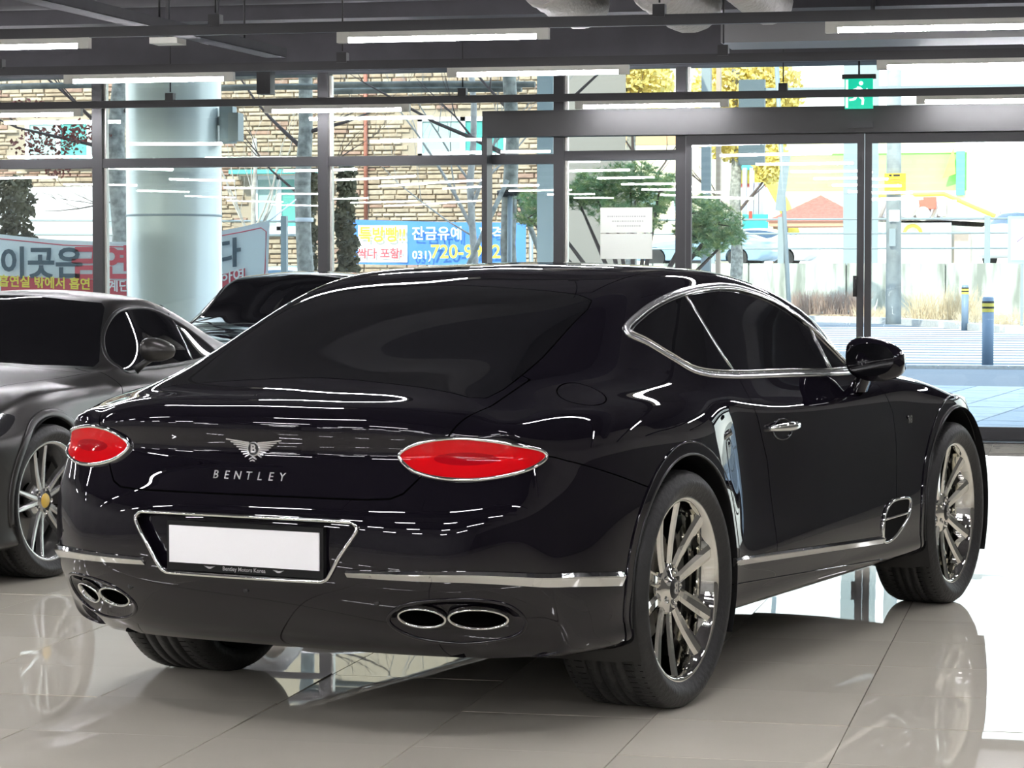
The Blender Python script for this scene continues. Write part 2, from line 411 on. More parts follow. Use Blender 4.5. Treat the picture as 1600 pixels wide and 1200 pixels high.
# ---------- car body surface ----------
def pchip(xk, yk, x):
    xk=np.asarray(xk,float); yk=np.asarray(yk,float); x=np.asarray(x,float)
    h=np.diff(xk); d=np.diff(yk)/h
    m=np.zeros_like(yk); m[0]=d[0]; m[-1]=d[-1]
    for i in range(1,len(xk)-1):
        if d[i-1]*d[i]>0:
            w1=2*h[i]+h[i-1]; w2=h[i]+2*h[i-1]
            m[i]=(w1+w2)/(w1/d[i-1]+w2/d[i])
    xc=np.clip(x,xk[0],xk[-1])
    i=np.clip(np.searchsorted(xk,xc)-1,0,len(h)-1)
    t=(xc-xk[i])/h[i]
    return (yk[i]*(1+2*t)*(1-t)**2+m[i]*h[i]*t*(1-t)**2+yk[i+1]*t*t*(3-2*t)+m[i+1]*h[i]*t*t*(t-1))

def cage_mesh(rings, rear, front, K):
    """rings [S][N+1] half body (y>=0); rear/front: function(jrow, col) interior cap points. returns verts, faces"""
    S=len(rings); N=len(rings[0])-1
    V=[];idx={}
    def add(p):
        key=(round(p[0],5),round(p[1],5),round(p[2],5))
        if key not in idx: idx[key]=len(V);V.append(tuple(p))
        return idx[key]
    F=[]
    R=[[None]*(N+1) for _ in range(S)];L=[[None]*(N+1) for _ in range(S)]
    for s in range(S):
        for j in range(N+1):
            x,y,z=rings[s][j]
            if j==N: y=0.0
            R[s][j]=add((x,-y,z));L[s][j]=add((x,y,z))
    for s in range(S-1):
        for j in range(N):
            F.append((R[s][j],R[s+1][j],R[s+1][j+1],R[s][j+1]))
            F.append((L[s][j],L[s][j+1],L[s+1][j+1],L[s+1][j]))
    for s,fn,flip in ((0,rear,False),(S-1,front,True)):
        n=N-K
        # columns c=0..2n ; c=0 right corner side(-y) ; c=n centre ; c=2n left
        G=[[None]*(2*n+1) for _ in range(K+1)]
        for j in range(K+1):
            for c in range(2*n+1):
                if c==0:G[j][c]=R[s][j]
                elif c==2*n:G[j][c]=L[s][j]
                elif j==K:
                    G[j][c]=R[s][K+c] if c<=n else L[s][K+2*n-c]
                else:
                    cc=c if c<=n else 2*n-c
                    x,y,z=fn(j,cc)
                    if cc==n:y=0.0
                    G[j][c]=add((x,-y if c<=n else y,z))
        for j in range(K):
            for c in range(2*n):
                q=(G[j][c],G[j+1][c],G[j+1][c+1],G[j][c+1])
                F.append(q[::-1] if flip else q)
    return V,F

def cc_limit(V,F,fit_iter,relax=1.0):
    V=np.array(V,float);n=len(V)
    tgt=V.copy()
    from collections import defaultdict
    ef=defaultdict(list)
    for fi,f in enumerate(F):
        for a,b in zip(f,f[1:]+f[:1]): ef[(min(a,b),max(a,b))].append(fi)
    bnd=set();be=defaultdict(list)
    for (a,b),l in ef.items():
        if len(l)==1:bnd|={a,b};be[a].append(b);be[b].append(a)
    E=np.array(list(ef.keys()));Fa=np.array(F)
    val=np.zeros(n);np.add.at(val,E[:,0],1);np.add.at(val,E[:,1],1)
    isb=np.zeros(n,bool);isb[list(bnd)]=True
    bp=np.array([[*(be[i]+[i,i])[:2]] if isb[i] else [i,i] for i in range(n)])
    def lim(X):
        se=np.zeros_like(X);np.add.at(se,E[:,0],X[E[:,1]]);np.add.at(se,E[:,1],X[E[:,0]])
        sf=np.zeros_like(X)
        for k in range(4): np.add.at(sf,Fa[:,k],X[Fa[:,(k+2)%4]])
        L=(val[:,None]**2*X+4*se+sf)/(val*(val+5))[:,None]
        Lb=(4*X+X[bp[:,0]]+X[bp[:,1]])/6
        L[isb]=Lb[isb];return L
    for _ in range(fit_iter): V=V+relax*(tgt-lim(V))
    return V

def subdiv(V,F,levels):
    me=bpy.data.meshes.new('tmp');me.from_pydata([tuple(v) for v in V],[],F);me.update()
    ob=bpy.data.objects.new('tmp',me);bpy.context.scene.collection.objects.link(ob)
    m=ob.modifiers.new('s','SUBSURF');m.levels=levels;m.render_levels=levels;m.use_limit_surface=True
    m.boundary_smooth='ALL'
    dg=bpy.context.evaluated_depsgraph_get();ev=ob.evaluated_get(dg);m2=ev.to_mesh()
    nv=len(m2.vertices);co=np.empty(nv*3);m2.vertices.foreach_get('co',co);co=co.reshape(-1,3)
    no=np.empty(nv*3);m2.vertices.foreach_get('normal',no);no=no.reshape(-1,3)
    nl=len(m2.loops);li=np.empty(nl,int);m2.loops.foreach_get('vertex_index',li);Q=li.reshape(-1,4)
    ev.to_mesh_clear();bpy.data.objects.remove(ob);bpy.data.meshes.remove(me)
    return co,no,Q

# Surface = (co, no, P) with P an int array padded with -1
def compact(co,no,P):
    if len(P)==0:return np.zeros((0,3)),np.zeros((0,3)),np.zeros((0,4),int)
    used=np.unique(P[P>=0]);mp=np.full(len(co)+1,-1);mp[used]=np.arange(len(used))
    return co[used],no[used],mp[P]
def clip(S,f):
    co,no,P=S
    if len(P)==0:return S,S
    f=np.where(np.abs(f)<1e-6,1e-6,f);neg=f<0
    X=np.where(P>=0,P,P[:,:1]);s=neg[X];alln=s.all(1);ally=~s.any(1);mix=~(alln|ally)
    nc=[];nn=[];cut={};A=[];B=[];n0=len(co)
    for p in P[mix]:
        p=[int(i) for i in p if i>=0];a=[];b=[];m=len(p)
        for k in range(m):
            i=p[k];j=p[(k+1)%m]
            (a if neg[i] else b).append(i)
            if neg[i]!=neg[j]:
                key=(min(i,j),max(i,j))
                if key not in cut:
                    t=f[key[0]]/(f[key[0]]-f[key[1]]);t=min(max(t,.001),.999)
                    w=no[key[0]]*(1-t)+no[key[1]]*t
                    cut[key]=n0+len(nc);nc.append(co[key[0]]*(1-t)+co[key[1]]*t);nn.append(w/(np.linalg.norm(w)+1e-12))
                a.append(cut[key]);b.append(cut[key])
        if len(a)>2:A.append(a)
        if len(b)>2:B.append(b)
    if nc: co=np.concatenate([co,nc]);no=np.concatenate([no,nn])
    W=max([P.shape[1]]+[len(q) for q in A+B])
    pad=lambda M:np.concatenate([M,np.full((len(M),W-M.shape[1]),-1,int)],1)
    lst=lambda L:np.array([q+[-1]*(W-len(q)) for q in L],int).reshape(-1,W)
    return compact(co,no,np.concatenate([pad(P[alln]),lst(A)])),compact(co,no,np.concatenate([pad(P[ally]),lst(B)]))
def join_s(*ss):
    ss=[s for s in ss if len(s[0])];W=max(s[2].shape[1] for s in ss);co=[];no=[];P=[];o=0
    for s in ss:
        p=s[2];p=np.where(p>=0,p+o,-1);p=np.concatenate([p,np.full((len(p),W-p.shape[1]),-1,int)],1)
        co.append(s[0]);no.append(s[1]);P.append(p);o+=len(s[0])
    return np.concatenate(co),np.concatenate(no),np.concatenate(P)
def refine(S,mask_fn):
    """split quads 1->4 where mask_fn(centres) is true"""
    co,no,P=S
    c=co[np.where(P>=0,P,P[:,:1])].mean(1);isq=(P>=0).sum(1)==4
    mk=mask_fn(c)&isq
    keep=P[~mk];q=P[mk][:,:4] if P.shape[1]>=4 else P[mk]
    # drop the padding position order: quads are stored first-4
    V=co[q];Nn=no[q]
    e=(V+V[:,[1,2,3,0]])/2;en=Nn+Nn[:,[1,2,3,0]];ce=V.mean(1);cn=Nn.sum(1)
    en/=np.linalg.norm(en,axis=2,keepdims=True);cn/=np.linalg.norm(cn,axis=1,keepdims=True)
    n=len(q);b=len(co)
    co2=np.concatenate([co,e.reshape(-1,3),ce]);no2=np.concatenate([no,en.reshape(-1,3),cn])
    ei=b+np.arange(4*n).reshape(n,4);ci=b+4*n+np.arange(n)
    new=[]
    for k in range(4): new.append(np.stack([q[:,k],ei[:,k],ci,ei[:,(k+3)%4]],1))
    new=np.concatenate(new);W=P.shape[1]
    new=np.concatenate([new,np.full((len(new),W-4),-1,int)],1)
    # weld coincident vertices
    P2=np.concatenate([keep,new])
    key=np.round(co2*1e5).astype(np.int64);u,first,inv=np.unique(key,axis=0,return_index=True,return_inverse=True)
    inv=inv.reshape(-1);P2=np.where(P2>=0,inv[P2],-1)
    return compact(co2[first],no2[first],P2)
def surf_obj(name,S,m,parent,off=0,custom=True):
    co,no,P=S
    if off: co=co+no*off
    faces=[];seen=set()
    for p in P:
        q=[];[q.append(int(i)) for i in p if i>=0 and (not q or q[-1]!=i)]
        if len(q)>1 and q[0]==q[-1]:q.pop()
        if len(q)<3 or len(set(q))<len(q):continue
        a=co[q[1]]-co[q[0]];b=co[q[2]]-co[q[0]]
        k=frozenset(q)
        if k in seen:continue
        seen.add(k);faces.append(q)
    no=np.nan_to_num(np.asarray(no,float));l=np.linalg.norm(no,axis=1,keepdims=True);no=np.where(l>1e-6,no/np.maximum(l,1e-6),[0,0,1.])
    me=bpy.data.meshes.new(name);me.from_pydata(co.tolist(),[],faces)
    me.validate(clean_customdata=False)
    me.polygons.foreach_set('use_smooth',[True]*len(me.polygons));me.update()
    if custom and len(me.vertices)==len(no):
        a=me.attributes.new('custom_normal','FLOAT_VECTOR','POINT');a.data.foreach_set('vector',no.astype(np.float32).ravel())
    me.materials.append(m);me.update()
    return link(bpy.data.objects.new(name,me),parent)
def skirt(S,d,inner=None):
    """walls around the boundary of a surface, from the surface to an offset d along the normals"""
    co,no,P=S
    from collections import defaultdict
    cnt=defaultdict(int);od={}
    for p in P:
        p=[int(i) for i in p if i>=0]
        for a,b in zip(p,p[1:]+p[:1]): cnt[(min(a,b),max(a,b))]+=1;od[(min(a,b),max(a,b))]=(a,b)
    V=[];N=[];F=[]
    for k,c in cnt.items():
        if c==1:
            a,b=od[k];o=len(V)
            V+=[co[a],co[b],co[b]+no[b]*d,co[a]+no[a]*d];n=np.cross(co[b]-co[a],no[a]*d);n=n/(np.linalg.norm(n)+1e-12)
            if d>0:n=-n
            N+=[n]*4;F.append([o,o+1,o+2,o+3])
    return np.array(V),np.array(N),np.array(F,int).reshape(-1,4)
def raise_s(S,h):
    """plate standing h proud of the surface, with edges"""
    sk=skirt(S,h)
    top=(S[0]+S[1]*h,S[1],S[2])
    return join_s(top,sk)
def sdf_poly(pts,q):
    """signed distance (neg inside) of q[n,2] to closed polygon"""
    pts=np.asarray(pts,float);n=len(pts)
    d=np.full(len(q),1e9);ins=np.zeros(len(q),bool)
    for i in range(n):
        a=pts[i];b=pts[(i+1)%n];e=b-a
        w=q-a;t=np.clip((w@e)/(e@e+1e-15),0,1)
        d=np.minimum(d,((w-t[:,None]*e)**2).sum(1))
        c=((a[1]>q[:,1])!=(b[1]>q[:,1]))
        with np.errstate(divide='ignore',invalid='ignore'):
            xi=a[0]+(q[:,1]-a[1])*e[0]/(e[1] if e[1]!=0 else 1e-12)
        ins^=(c&(q[:,0]<xi))
    return np.where(ins,-1,1)*np.sqrt(d)
def smooth_poly(pts,n=8,closed=True):
    pts=[np.array(p,float) for p in pts];m=len(pts);out=[]
    rng=range(m) if closed else range(m-1)
    for i in rng:
        g=lambda k:pts[k%m] if closed else pts[min(max(k,0),m-1)]
        p0,p1,p2,p3=g(i-1),g(i),g(i+1),g(i+2)
        for k in range(n):
            t=k/n
            out.append(.5*((2*p1)+(-p0+p2)*t+(2*p0-5*p1+4*p2-p3)*t*t+(-p0+3*p1-3*p2+p3)*t**3))
    if not closed:out.append(pts[-1])
    return np.array(out)

# ---- coupe body definition (car frame: x forward from rear axle, y left, z up) ----
ZL=[.25,.31,.40,.47,.55,.63,.69,.74,.79,.84]     # levels of rows 1..10
def sm(xk,yk,x,h=.055):
    x=float(x);return float(sum(w*pchip(xk,yk,x+d*h) for d,w in ((-2,1),(-1,2),(0,3),(1,2),(2,1)))/9)
def coupe_rings():
    ST=[-.83,-.72,-.58,-.44,-.3,-.15,0,.15,.3,.43,.54,.66,.85,1.05,1.3,1.6,1.85,2.05,2.25,2.45,2.65,2.85,3.05,3.25,3.42,3.55]
    XK=[-.83,-.7,-.5,-.3,0,.3,.43,.54,.66,.9,1.3,1.8,2.2,2.5,2.85,3.1,3.3,3.55]
    ZK=[.25,.31,.42,.52,.64,.74,.84]
    T=[ # y(z level, x knot)
     [.80,.86,.93,.95,.95,.935,.93,.93,.93,.93,.93,.93,.935,.94,.94,.93,.89,.78],
     [.83,.895,.945,.96,.962,.955,.95,.95,.95,.95,.95,.95,.955,.96,.965,.95,.91,.80],
     [.83,.905,.955,.968,.972,.972,.962,.955,.955,.955,.958,.958,.96,.965,.97,.96,.92,.81],
     [.83,.905,.955,.970,.975,.975,.958,.940,.938,.943,.950,.952,.955,.963,.972,.963,.92,.81],
     [.815,.90,.955,.972,.978,.975,.952,.925,.922,.932,.943,.945,.948,.960,.972,.96,.91,.79],
     [.80,.885,.950,.970,.977,.968,.940,.915,.914,.925,.938,.940,.942,.955,.967,.945,.885,.75],
     [.775,.865,.935,.958,.965,.950,.925,.908,.908,.916,.926,.928,.932,.942,.948,.915,.84,.69]]
    T=np.array(T)
    # shoulder crest
    cx=[-.83,-.7,-.5,-.3,0,.3,.54,.8,1.1,1.5,1.9,2.2,2.5,2.75,2.95,3.15,3.35,3.55]
    cy=[.735,.80,.865,.885,.885,.885,.885,.890,.895,.895,.888,.88,.875,.87,.85,.80,.72,.60]
    cz=[.918,.935,.955,.968,.972,.962,.945,.925,.917,.917,.930,.945,.935,.910,.87,.815,.765,.725]
    up=[
     ([-.83,-.6,-.3,0,.3,.6,.9,1.3,1.7,2.0,2.2,2.5,2.85,3.2,3.55],[.68,.74,.79,.82,.835,.845,.848,.845,.84,.83,.80,.76,.72,.64,.5],[.932,.975,1.005,1.015,1.01,.995,.985,.975,.972,.975,.98,.965,.93,.86,.765]),
     ([-.83,-.6,-.3,0,.3,.6,.9,1.3,1.7,1.95,2.15,2.4,2.85,3.2,3.55],[.60,.655,.70,.735,.745,.745,.742,.742,.748,.755,.73,.68,.60,.52,.4],[.945,1.0,1.045,1.095,1.135,1.155,1.16,1.15,1.12,1.07,1.01,.985,.955,.885,.785]),
     ([-.83,-.6,-.3,0,.3,.6,.9,1.3,1.65,1.9,2.1,2.25,2.4,2.85,3.2,3.55],[.52,.575,.605,.62,.632,.64,.645,.65,.67,.69,.69,.65,.58,.5,.42,.32],[.955,1.018,1.102,1.195,1.272,1.318,1.328,1.308,1.25,1.17,1.08,1.03,1.0,.97,.9,.80]),
     ([-.83,-.6,-.3,0,.3,.6,.9,1.3,1.6,1.9,2.1,2.3,2.45,2.85,3.2,3.55],[.38,.44,.475,.495,.505,.51,.515,.52,.54,.57,.58,.54,.48,.38,.3,.22],[.965,1.032,1.125,1.235,1.325,1.370,1.382,1.362,1.308,1.205,1.115,1.03,1.0,.975,.91,.81]),
     ([-.83,3.55],[.2,.11],None),
     ([-.83,3.55],[0,0],None)]
    ctrx=[-.83,-.60,-.3,0,.214,.5,.89,1.2,1.45,1.75,2.0,2.25,2.4,2.65,3.0,3.3,3.55]
    ctrz=[.970,1.04,1.148,1.258,1.323,1.379,1.404,1.393,1.355,1.262,1.16,1.045,1.015,1.0,.96,.89,.815]
    rings=[]
    for x in ST:
        r=[]
        yl=[sm(XK,T[k],x,.03 if .35<x<.75 else .05) for k in range(len(ZK))]
        for z in ZL:
            r.append([x,float(pchip(ZK,yl,z)),z])
        zs=sm(cx,cz,x);ys=sm(cx,cy,x)
        # row 11 between .84 and shoulder
        y10=r[-1][1]
        # lift the rows below the crest a little where crest is low
        zm=.84+(zs-.84)*.55
        r.append([x,ys+(y10-ys)*.62+.004,zm])
        r.append([x,ys,zs])
        for k,(a,b,c) in enumerate(up):
            if c is None:
                z=sm(ctrx,ctrz,x,.045); y=float(np.interp(x,a,b))
                if k==4: z=z-.004*float(np.interp(x,[-.83,-.6,0,.9,2,2.5,3.55],[.8,.8,1.,.9,1.2,.6,1]))
                r.append([x,y,z])
            else:
                r.append([x,sm(a,b,x),sm(a,c,x)])
        r.insert(0,[x,r[0][1]-.16,.225])
        rings.append(r)
    # tail: replace x of first rings following the plan curve
    def xc(z): return float(pchip([.225,.25,.31,.36,.42,.47,.55,.63,.675,.70,.74,.79,.835,.85,.895,.925,.955,1.1],[-.80,-.86,-.945,-.99,-1.03,-1.05,-1.060,-1.057,-1.052,-1.040,-1.026,-1.006,-.986,-.985,-.996,-.988,-.945,-.92],z))
    def plan(y,z):
        w=np.clip((z-.5)/.34,0,1);A=.455*(1-w)+.36*w;n=4-w
        return A*abs(y)**n
    K=12
    for s,amt in ((0,1.0),(1,.45),(2,.12)):
        for j,p in enumerate(rings[s]):
            x0=p[0]
            if j<=K:
                xt=xc(p[2])+plan(p[1],p[2])
                if s==0:p[0]=xt
                else:
                    p[0]=x0+ (rings[0][j][0]+.83)*amt*.6
            else:
                xt=xc(.965)+plan(p[1],.9)
                if s==0:p[0]=xt
                else:p[0]=x0+(rings[0][j][0]+.83)*amt
    # bottom of tail rises inward
    def rear(j,c):
        top=rings[0][K+c];side=rings[0][j]
        y=top[1];z=side[2]+(top[2]-rings[0][K][2])*max(0,(side[2]-.84)/(.92-.84))
        if j==0:return (-.74,y,.215)
        z0=z
        # centre bottom lower edge slightly higher
        return (xc(z)+plan(y,z),y,z0)
    # nose
    def front(j,c):
        top=rings[-1][K+c];side=rings[-1][j]
        f=j/K;y=top[1];z=side[2]+(top[2]-rings[-1][K][2])*f
        bulge=.2*(1-(y/.68)**2)
        return (3.55+bulge*(1-.25*f)-.05*f,y,z)
    return rings,rear,front,K
def coupe_surface(level=4):
    rings,rear,front,K=coupe_rings()
    V,F=cage_mesh(rings,rear,front,K)
    V=cc_limit(V,F,2,.8)
    co,no,Q=subdiv(V,F,level)
    return co,no,Q
# ---------------- the black coupe ----------------
M['black_paint']=mat('black_paint',(.005,.004,.007),.3,spec=.0,coat=1.0,coat_rough=.0)
M['tinted']=mat('tinted_glass',(.005,.005,.006),.02,spec=.38,ior=1.5)
M['chrome']=mat('chrome',(.78,.78,.76),.05,1.0)
M['bright']=mat('satin_chrome',(.55,.55,.54),.22,1.0)
M['dark_gap']=mat('dark_cavity',(.004,.004,.004),.9,spec=.1)
M['rubber']=mat('tyre_rubber',(.016,.016,.016),.55,bump=(60,.2))
M['wheel_chrome']=mat('polished_wheel',(.86,.85,.80),.05,1.0)
M['red_lens']=mat('red_lamp_lens',(.55,.004,.007),.3,spec=.0,coat=.55,emit=(.9,.01,.015),estr=.03)
M['red_dark']=mat('dark_red_lamp_core',(.36,.003,.008),.3,spec=.0,coat=.55)
M['plastic_black']=mat('black_trim_plastic',(.012,.012,.012),.35)
M['disc']=mat('brake_disc',(.28,.27,.26),.35,.9)
M['plate']=mat('plate_white',(.93,.93,.93),.5)
M['badge_metal']=mat('badge_metal',(.62,.61,.60),.30,.8);M['holder']=mat('matt_black_plastic',(.012,.012,.012),.7,spec=.2)
M['print']=mat('printed_silver',(.65,.65,.65),.4,.4)

HEAD=math.radians(102.6)-.4711
def car_origin():
    px,py=-(-7.3179),-(-4.0779)   # vector camera->rear axle in the car frame
    return (px*math.cos(HEAD)-py*math.sin(HEAD),px*math.sin(HEAD)+py*math.cos(HEAD))
cx0,cy0=car_origin()
coupe=empty('coupe',(cx0,cy0,0),HEAD,'glossy black two-door coupe with red oval tail lamps and polished wheels, large in the foreground','car')

def side_f(S,poly,ymin=.5,cond=None):
    co,no,_=S; f=sdf_poly(poly,co[:,[0,2]]); f=np.maximum(f,ymin-np.abs(co[:,1]))
    if cond is not None: f=np.where(cond(co,no),f,np.abs(f)+1)
    return f
def rear_f(S,poly,xmax=-.5):
    co,no,_=S; f=sdf_poly(poly,np.stack([np.abs(co[:,1]),co[:,2]],1)); return np.maximum(f,(co[:,0]-xmax))
def top_f(S,poly,cond):
    co,no,_=S; f=sdf_poly(poly,np.stack([co[:,0],np.abs(co[:,1])],1)); return np.where(cond(co),f,np.abs(f)+1)
def split_lr(S):
    return clip(S,S[0][:,1])     # right (y<0), left
def bvh_of(S):
    return BVHTree.FromPolygons(S[0].tolist(),[[int(i) for i in p if i>=0] for p in S[2]])
def cast_side(bv,pts,sgn):
    out=[]
    for x,z in pts:
        h=bv.ray_cast(Vector((x,sgn*3,z)),Vector((0,-sgn,0)))
        if h[0] is not None: out.append((h[0],h[1] if h[1].y*sgn>0 else -h[1]))
    return out
def cast_rear(bv,pts,d=(1,0,0),x0=-3):
    out=[]
    for y,z in pts:
        h=bv.ray_cast(Vector((x0,y,z)),Vector(d))
        if h[0] is not None: out.append((h[0],h[1] if h[1].x<0 else -h[1]))
    return out
def smooth_n(hits,k=2,closed=True):
    n=[h[1] for h in hits];m=len(n);out=[]
    for i in range(m):
        v=Vector((0,0,0))
        for d_ in range(-k,k+1):
            j=(i+d_)%m if closed else min(max(i+d_,0),m-1)
            v+=n[j]
        out.append((hits[i][0],v.normalized()))
    return out
def sweep(hits,w,h,closed=True,taper=False,sink=.004,mb=None,facet=False):
    mb=mb or MB();hits=smooth_n(hits,2,closed);m=len(hits)
    prof=[(-.5,-sink),(-.5,h*.12),(.12,h),(.22,h),(.5,h*.45),(.5,-sink)] if facet else [(-.5,-sink),(-.5,h*.55),(-.32,h*.92),(0,h),(.32,h*.92),(.5,h*.55),(.5,-sink)]
    vs=[]
    for i,(p,n) in enumerate(hits):
        a=hits[(i-1)%m if closed else max(i-1,0)][0];b=hits[(i+1)%m if closed else min(i+1,m-1)][0]
        t=(b-a).normalized();s_=t.cross(n).normalized()
        if facet and s_.z<0: s_=-s_
        ww=w(i/(m-1)) if callable(w) else w
        for u,v in prof: vs.append(p+s_*(u*ww)+n*v)
    k=len(prof);fs=[]
    for i in range(m if closed else m-1):
        for j in range(k-1):
            a=i*k+j;b=((i+1)%m)*k+j
            fs.append((a,b,b+1,a+1))
    if not closed: fs+=[tuple(range(k)),tuple((m-1)*k+q for q in range(k))[::-1]]
    return mb.add(vs,fs,not facet)

DLO=smooth_poly([(.145,1.176),(.29,1.228),(.47,1.270),(.70,1.302),(1.0,1.318),(1.23,1.306),(1.485,1.262),(1.70,1.185),(1.86,1.105),(1.965,1.025),(1.93,.99),(1.73,.988),(1.227,1.002),(.713,1.015),(.435,1.037),(.31,1.085),(.215,1.135)],6)
RG=[(-.612,0),(-.622,.145),(-.645,.30),(-.672,.44),(-.695,.56),(-.67,.605),(-.58,.615),(-.30,.605),(-.05,.585),(.09,.577),(.155,.560),(.178,.50),(.19,.353),(.205,.17),(.212,0),(.212,-.3),(-.612,-.3)]
WS=[(1.47,0),(1.455,.30),(1.41,.50),(1.45,.565),(1.62,.60),(1.85,.645),(2.05,.665),(2.18,.66),(2.27,.45),(2.31,0),(2.31,-.3),(1.47,-.3)]
LAMP=smooth_poly([(.472,.834),(.497,.861),(.560,.882),(.642,.889),(.736,.880),(.798,.863),(.828,.849),(.837,.832),(.828,.813),(.800,.793),(.74,.777),(.673,.770),(.588,.776),(.515,.796)],6)
LID=[(0,.712),(.40,.712),(.47,.716),(.505,.731),(.525,.755),(.55,.785),(.58,.83),(.607,.886),(.620,.911),(.632,.94),(.645,.974),(.64,1.06),(0,1.10),(-.3,1.1),(-.3,.712)]
FRAME=smooth_poly([(-.25,.472),(-.1,.471),(.1,.471),(.25,.472),(.276,.476),(.295,.490),(.335,.553),(.374,.608),(.384,.630),(.370,.645),(.34,.648),(.15,.650),(-.15,.650),(-.34,.648),(-.370,.645),(-.384,.630),(-.374,.608),(-.335,.553),(-.295,.490),(-.276,.476)],5)
EXH=smooth_poly([(.445,.362),(.50,.408),(.60,.428),(.70,.430),(.775,.410),(.800,.360),(.765,.315),(.66,.292),(.55,.296),(.475,.320)],6)
def ell(cy,cz,ry,rz,n=36): return [(cy+ry*math.cos(2*PI*k/n),cz+rz*math.sin(2*PI*k/n)) for k in range(n)]
DOOR=[(.748,1.06),(.745,1.0),(.735,.953),(.728,.90),(.757,.834),(.800,.722),(.812,.57),(.815,.405),(1.93,.352),(2.02,.38),(2.08,.50),(2.105,.62),(2.109,.711),(2.099,.823),(2.055,.90),(2.03,.96),(1.99,1.06)]

def build_coupe():
    co,no,Q=coupe_surface(4)
    S=(co,no,Q.astype(int))
    bv=bvh_of(S)
    RT=coupe
    # finer mesh round the tail details
    S=refine(S,lambda c:(c[:,0]<-.6)&(c[:,2]>.27)&(c[:,2]<.92))
    full=S
    # wheel arches
    def arch(S,cx,cz,R):
        co=S[0]; f=np.hypot(co[:,0]-cx,co[:,2]-cz)-R
        f=np.where((np.abs(co[:,1])>.60)&(co[:,2]<.95),f,np.abs(f)+.5); return f
    mould=[]
    for cx,cz,Ri,Ro in((0,.385,.408,.450),(2.84,.387,.425,.470)):
        ins,S=clip(S,arch(S,cx,cz,Ro))
        _,band=clip(ins,np.hypot(ins[0][:,0]-cx,ins[0][:,2]-cz)-Ri)
        mould.append((band,cx,cz,Ri,Ro))
    for band,cx,cz,Ri,Ro in mould:
        for s,nm in((0,'right'),(1,'left')):
            b=split_lr(band)[s]
            ob=surf_obj('arch_moulding',b,M['black_paint'],RT,.003)
            sg=-1 if s==0 else 1
            # inner lip and liner
            m=MB()
            m.lathe([(Ri,.972*sg),(Ri,.93*sg),(Ri+.012,.90*sg),(Ri+.012,.60*sg)],48,'y',(cx,0,cz),a0=math.radians(-28),a1=math.radians(208))
            m.build('wheel_arch_liner',M['plastic_black'],RT,fix=False)
            pts=[(cx+Ro*math.cos(a),cz+Ro*math.sin(a)) for a in np.linspace(math.radians(5 if cx==0 else 0),math.radians(188),60)]
            sweep(cast_side(bv,pts,sg),.006,.0045,False).build('arch_edge',M['black_paint'],RT)
            pts=[(cx+(Ri+.004)*math.cos(a),cz+(Ri+.004)*math.sin(a)) for a in np.linspace(math.radians(-5),math.radians(192),60)]
            sweep(cast_side(bv,pts,sg),.008,.006,False).build('arch_edge',M['plastic_black'],RT)
    # side glass
    dcond=lambda co,no:(co[:,2]>.93)&(np.abs(co[:,1])>.5)
    g,S=clip(S,side_f(S,DLO,.60,dcond))
    for s in(0,1):
        gg=split_lr(g)[s];sg=-1 if s==0 else 1
        # B pillar line and front quarter line
        bl=lambda S:(S[0][:,0]-(.675+(1.285-S[0][:,2])*.215))
        q,d_=clip(gg,bl(gg))
        fl=d_[0][:,0]-(1.735-(d_[0][:,2]-.99)*-.10)
        surf_obj('quarter_window',q,M['tinted'],RT)
        surf_obj('door_window',d_,M['tinted'],RT)
        sweep(cast_side(bv,DLO,sg),.024,.007).build('window_surround',M['bright'],RT)
        inn=[(p[0],p[1]) for p in DLO]
        c_=np.mean(DLO,0)
        # thin bright inner line
        off=[];n=len(DLO)
        for i in range(n):
            t=DLO[(i+1)%n]-DLO[i-1];t=t/np.linalg.norm(t);off.append(DLO[i]+np.array([-t[1],t[0]])*-.014*(1))
        ar=.5*sum(DLO[i][0]*DLO[(i+1)%n][1]-DLO[(i+1)%n][0]*DLO[i][1] for i in range(n))
        off=[DLO[i]+(off[i]-DLO[i])*(1 if ar<0 else -1) for i in range(n)]
        sweep(cast_side(bv,off,sg),.005,.009).build('window_surround_edge',M['chrome'],RT)
        sweep(cast_side(bv,[(.678,1.288),(.69,1.23),(.705,1.15),(.722,1.08),(.738,1.015)],sg),.012,.004,False).build('pillar_strip',M['bright'],RT)
        sweep(cast_side(bv,[(1.735,1.150),(1.728,1.10),(1.718,1.05),(1.706,.992)],sg),.014,.006,False).build('quarter_light_strip',M['bright'],RT)
    # rear window, windscreen
    g,S=clip(S,top_f(S,RG,lambda c:(c[:,2]>.96)&(c[:,0]<.6)))
    surf_obj('rear_window',g,M['tinted'],RT)
    S=clip(S,top_f(S,RG,lambda c:(c[:,2]>.96)&(c[:,0]<.6))-.004)[1]
    g,S=clip(S,top_f(S,WS,lambda c:(c[:,2]>.97)&(c[:,0]>1.2)))
    surf_obj('windscreen',g,M['tinted'],RT)
    # tail lamps
    g,S=clip(S,rear_f(S,LAMP,-.6))
    core=ell(.655,.829,.085,.020)
    for s in(0,1):
        gg=split_lr(g)[s];sg=-1 if s==0 else 1
        c_,l_=clip(gg,sdf_poly(core,np.stack([np.abs(gg[0][:,1]),gg[0][:,2]],1)))
        lens=surf_obj('tail_lamp',l_,M['red_lens'],RT,.006)
        surf_obj('lamp_core',c_,M['red_dark'],lens,.006)
        hits=cast_rear(bv,[(sg*y,z) for y,z in LAMP])
        sweep(hits,.012,.012).build('lamp_bezel',M['chrome'],lens)
    # number plate recess
    g,S=clip(S,np.where(S[0][:,0]<-.8,sdf_poly(FRAME,S[0][:,1:3]),1))
    surf_obj('plate_recess',join_s((g[0]-g[1]*.028,g[1],g[2]),skirt(g,-.028)),M['black_paint'],RT)
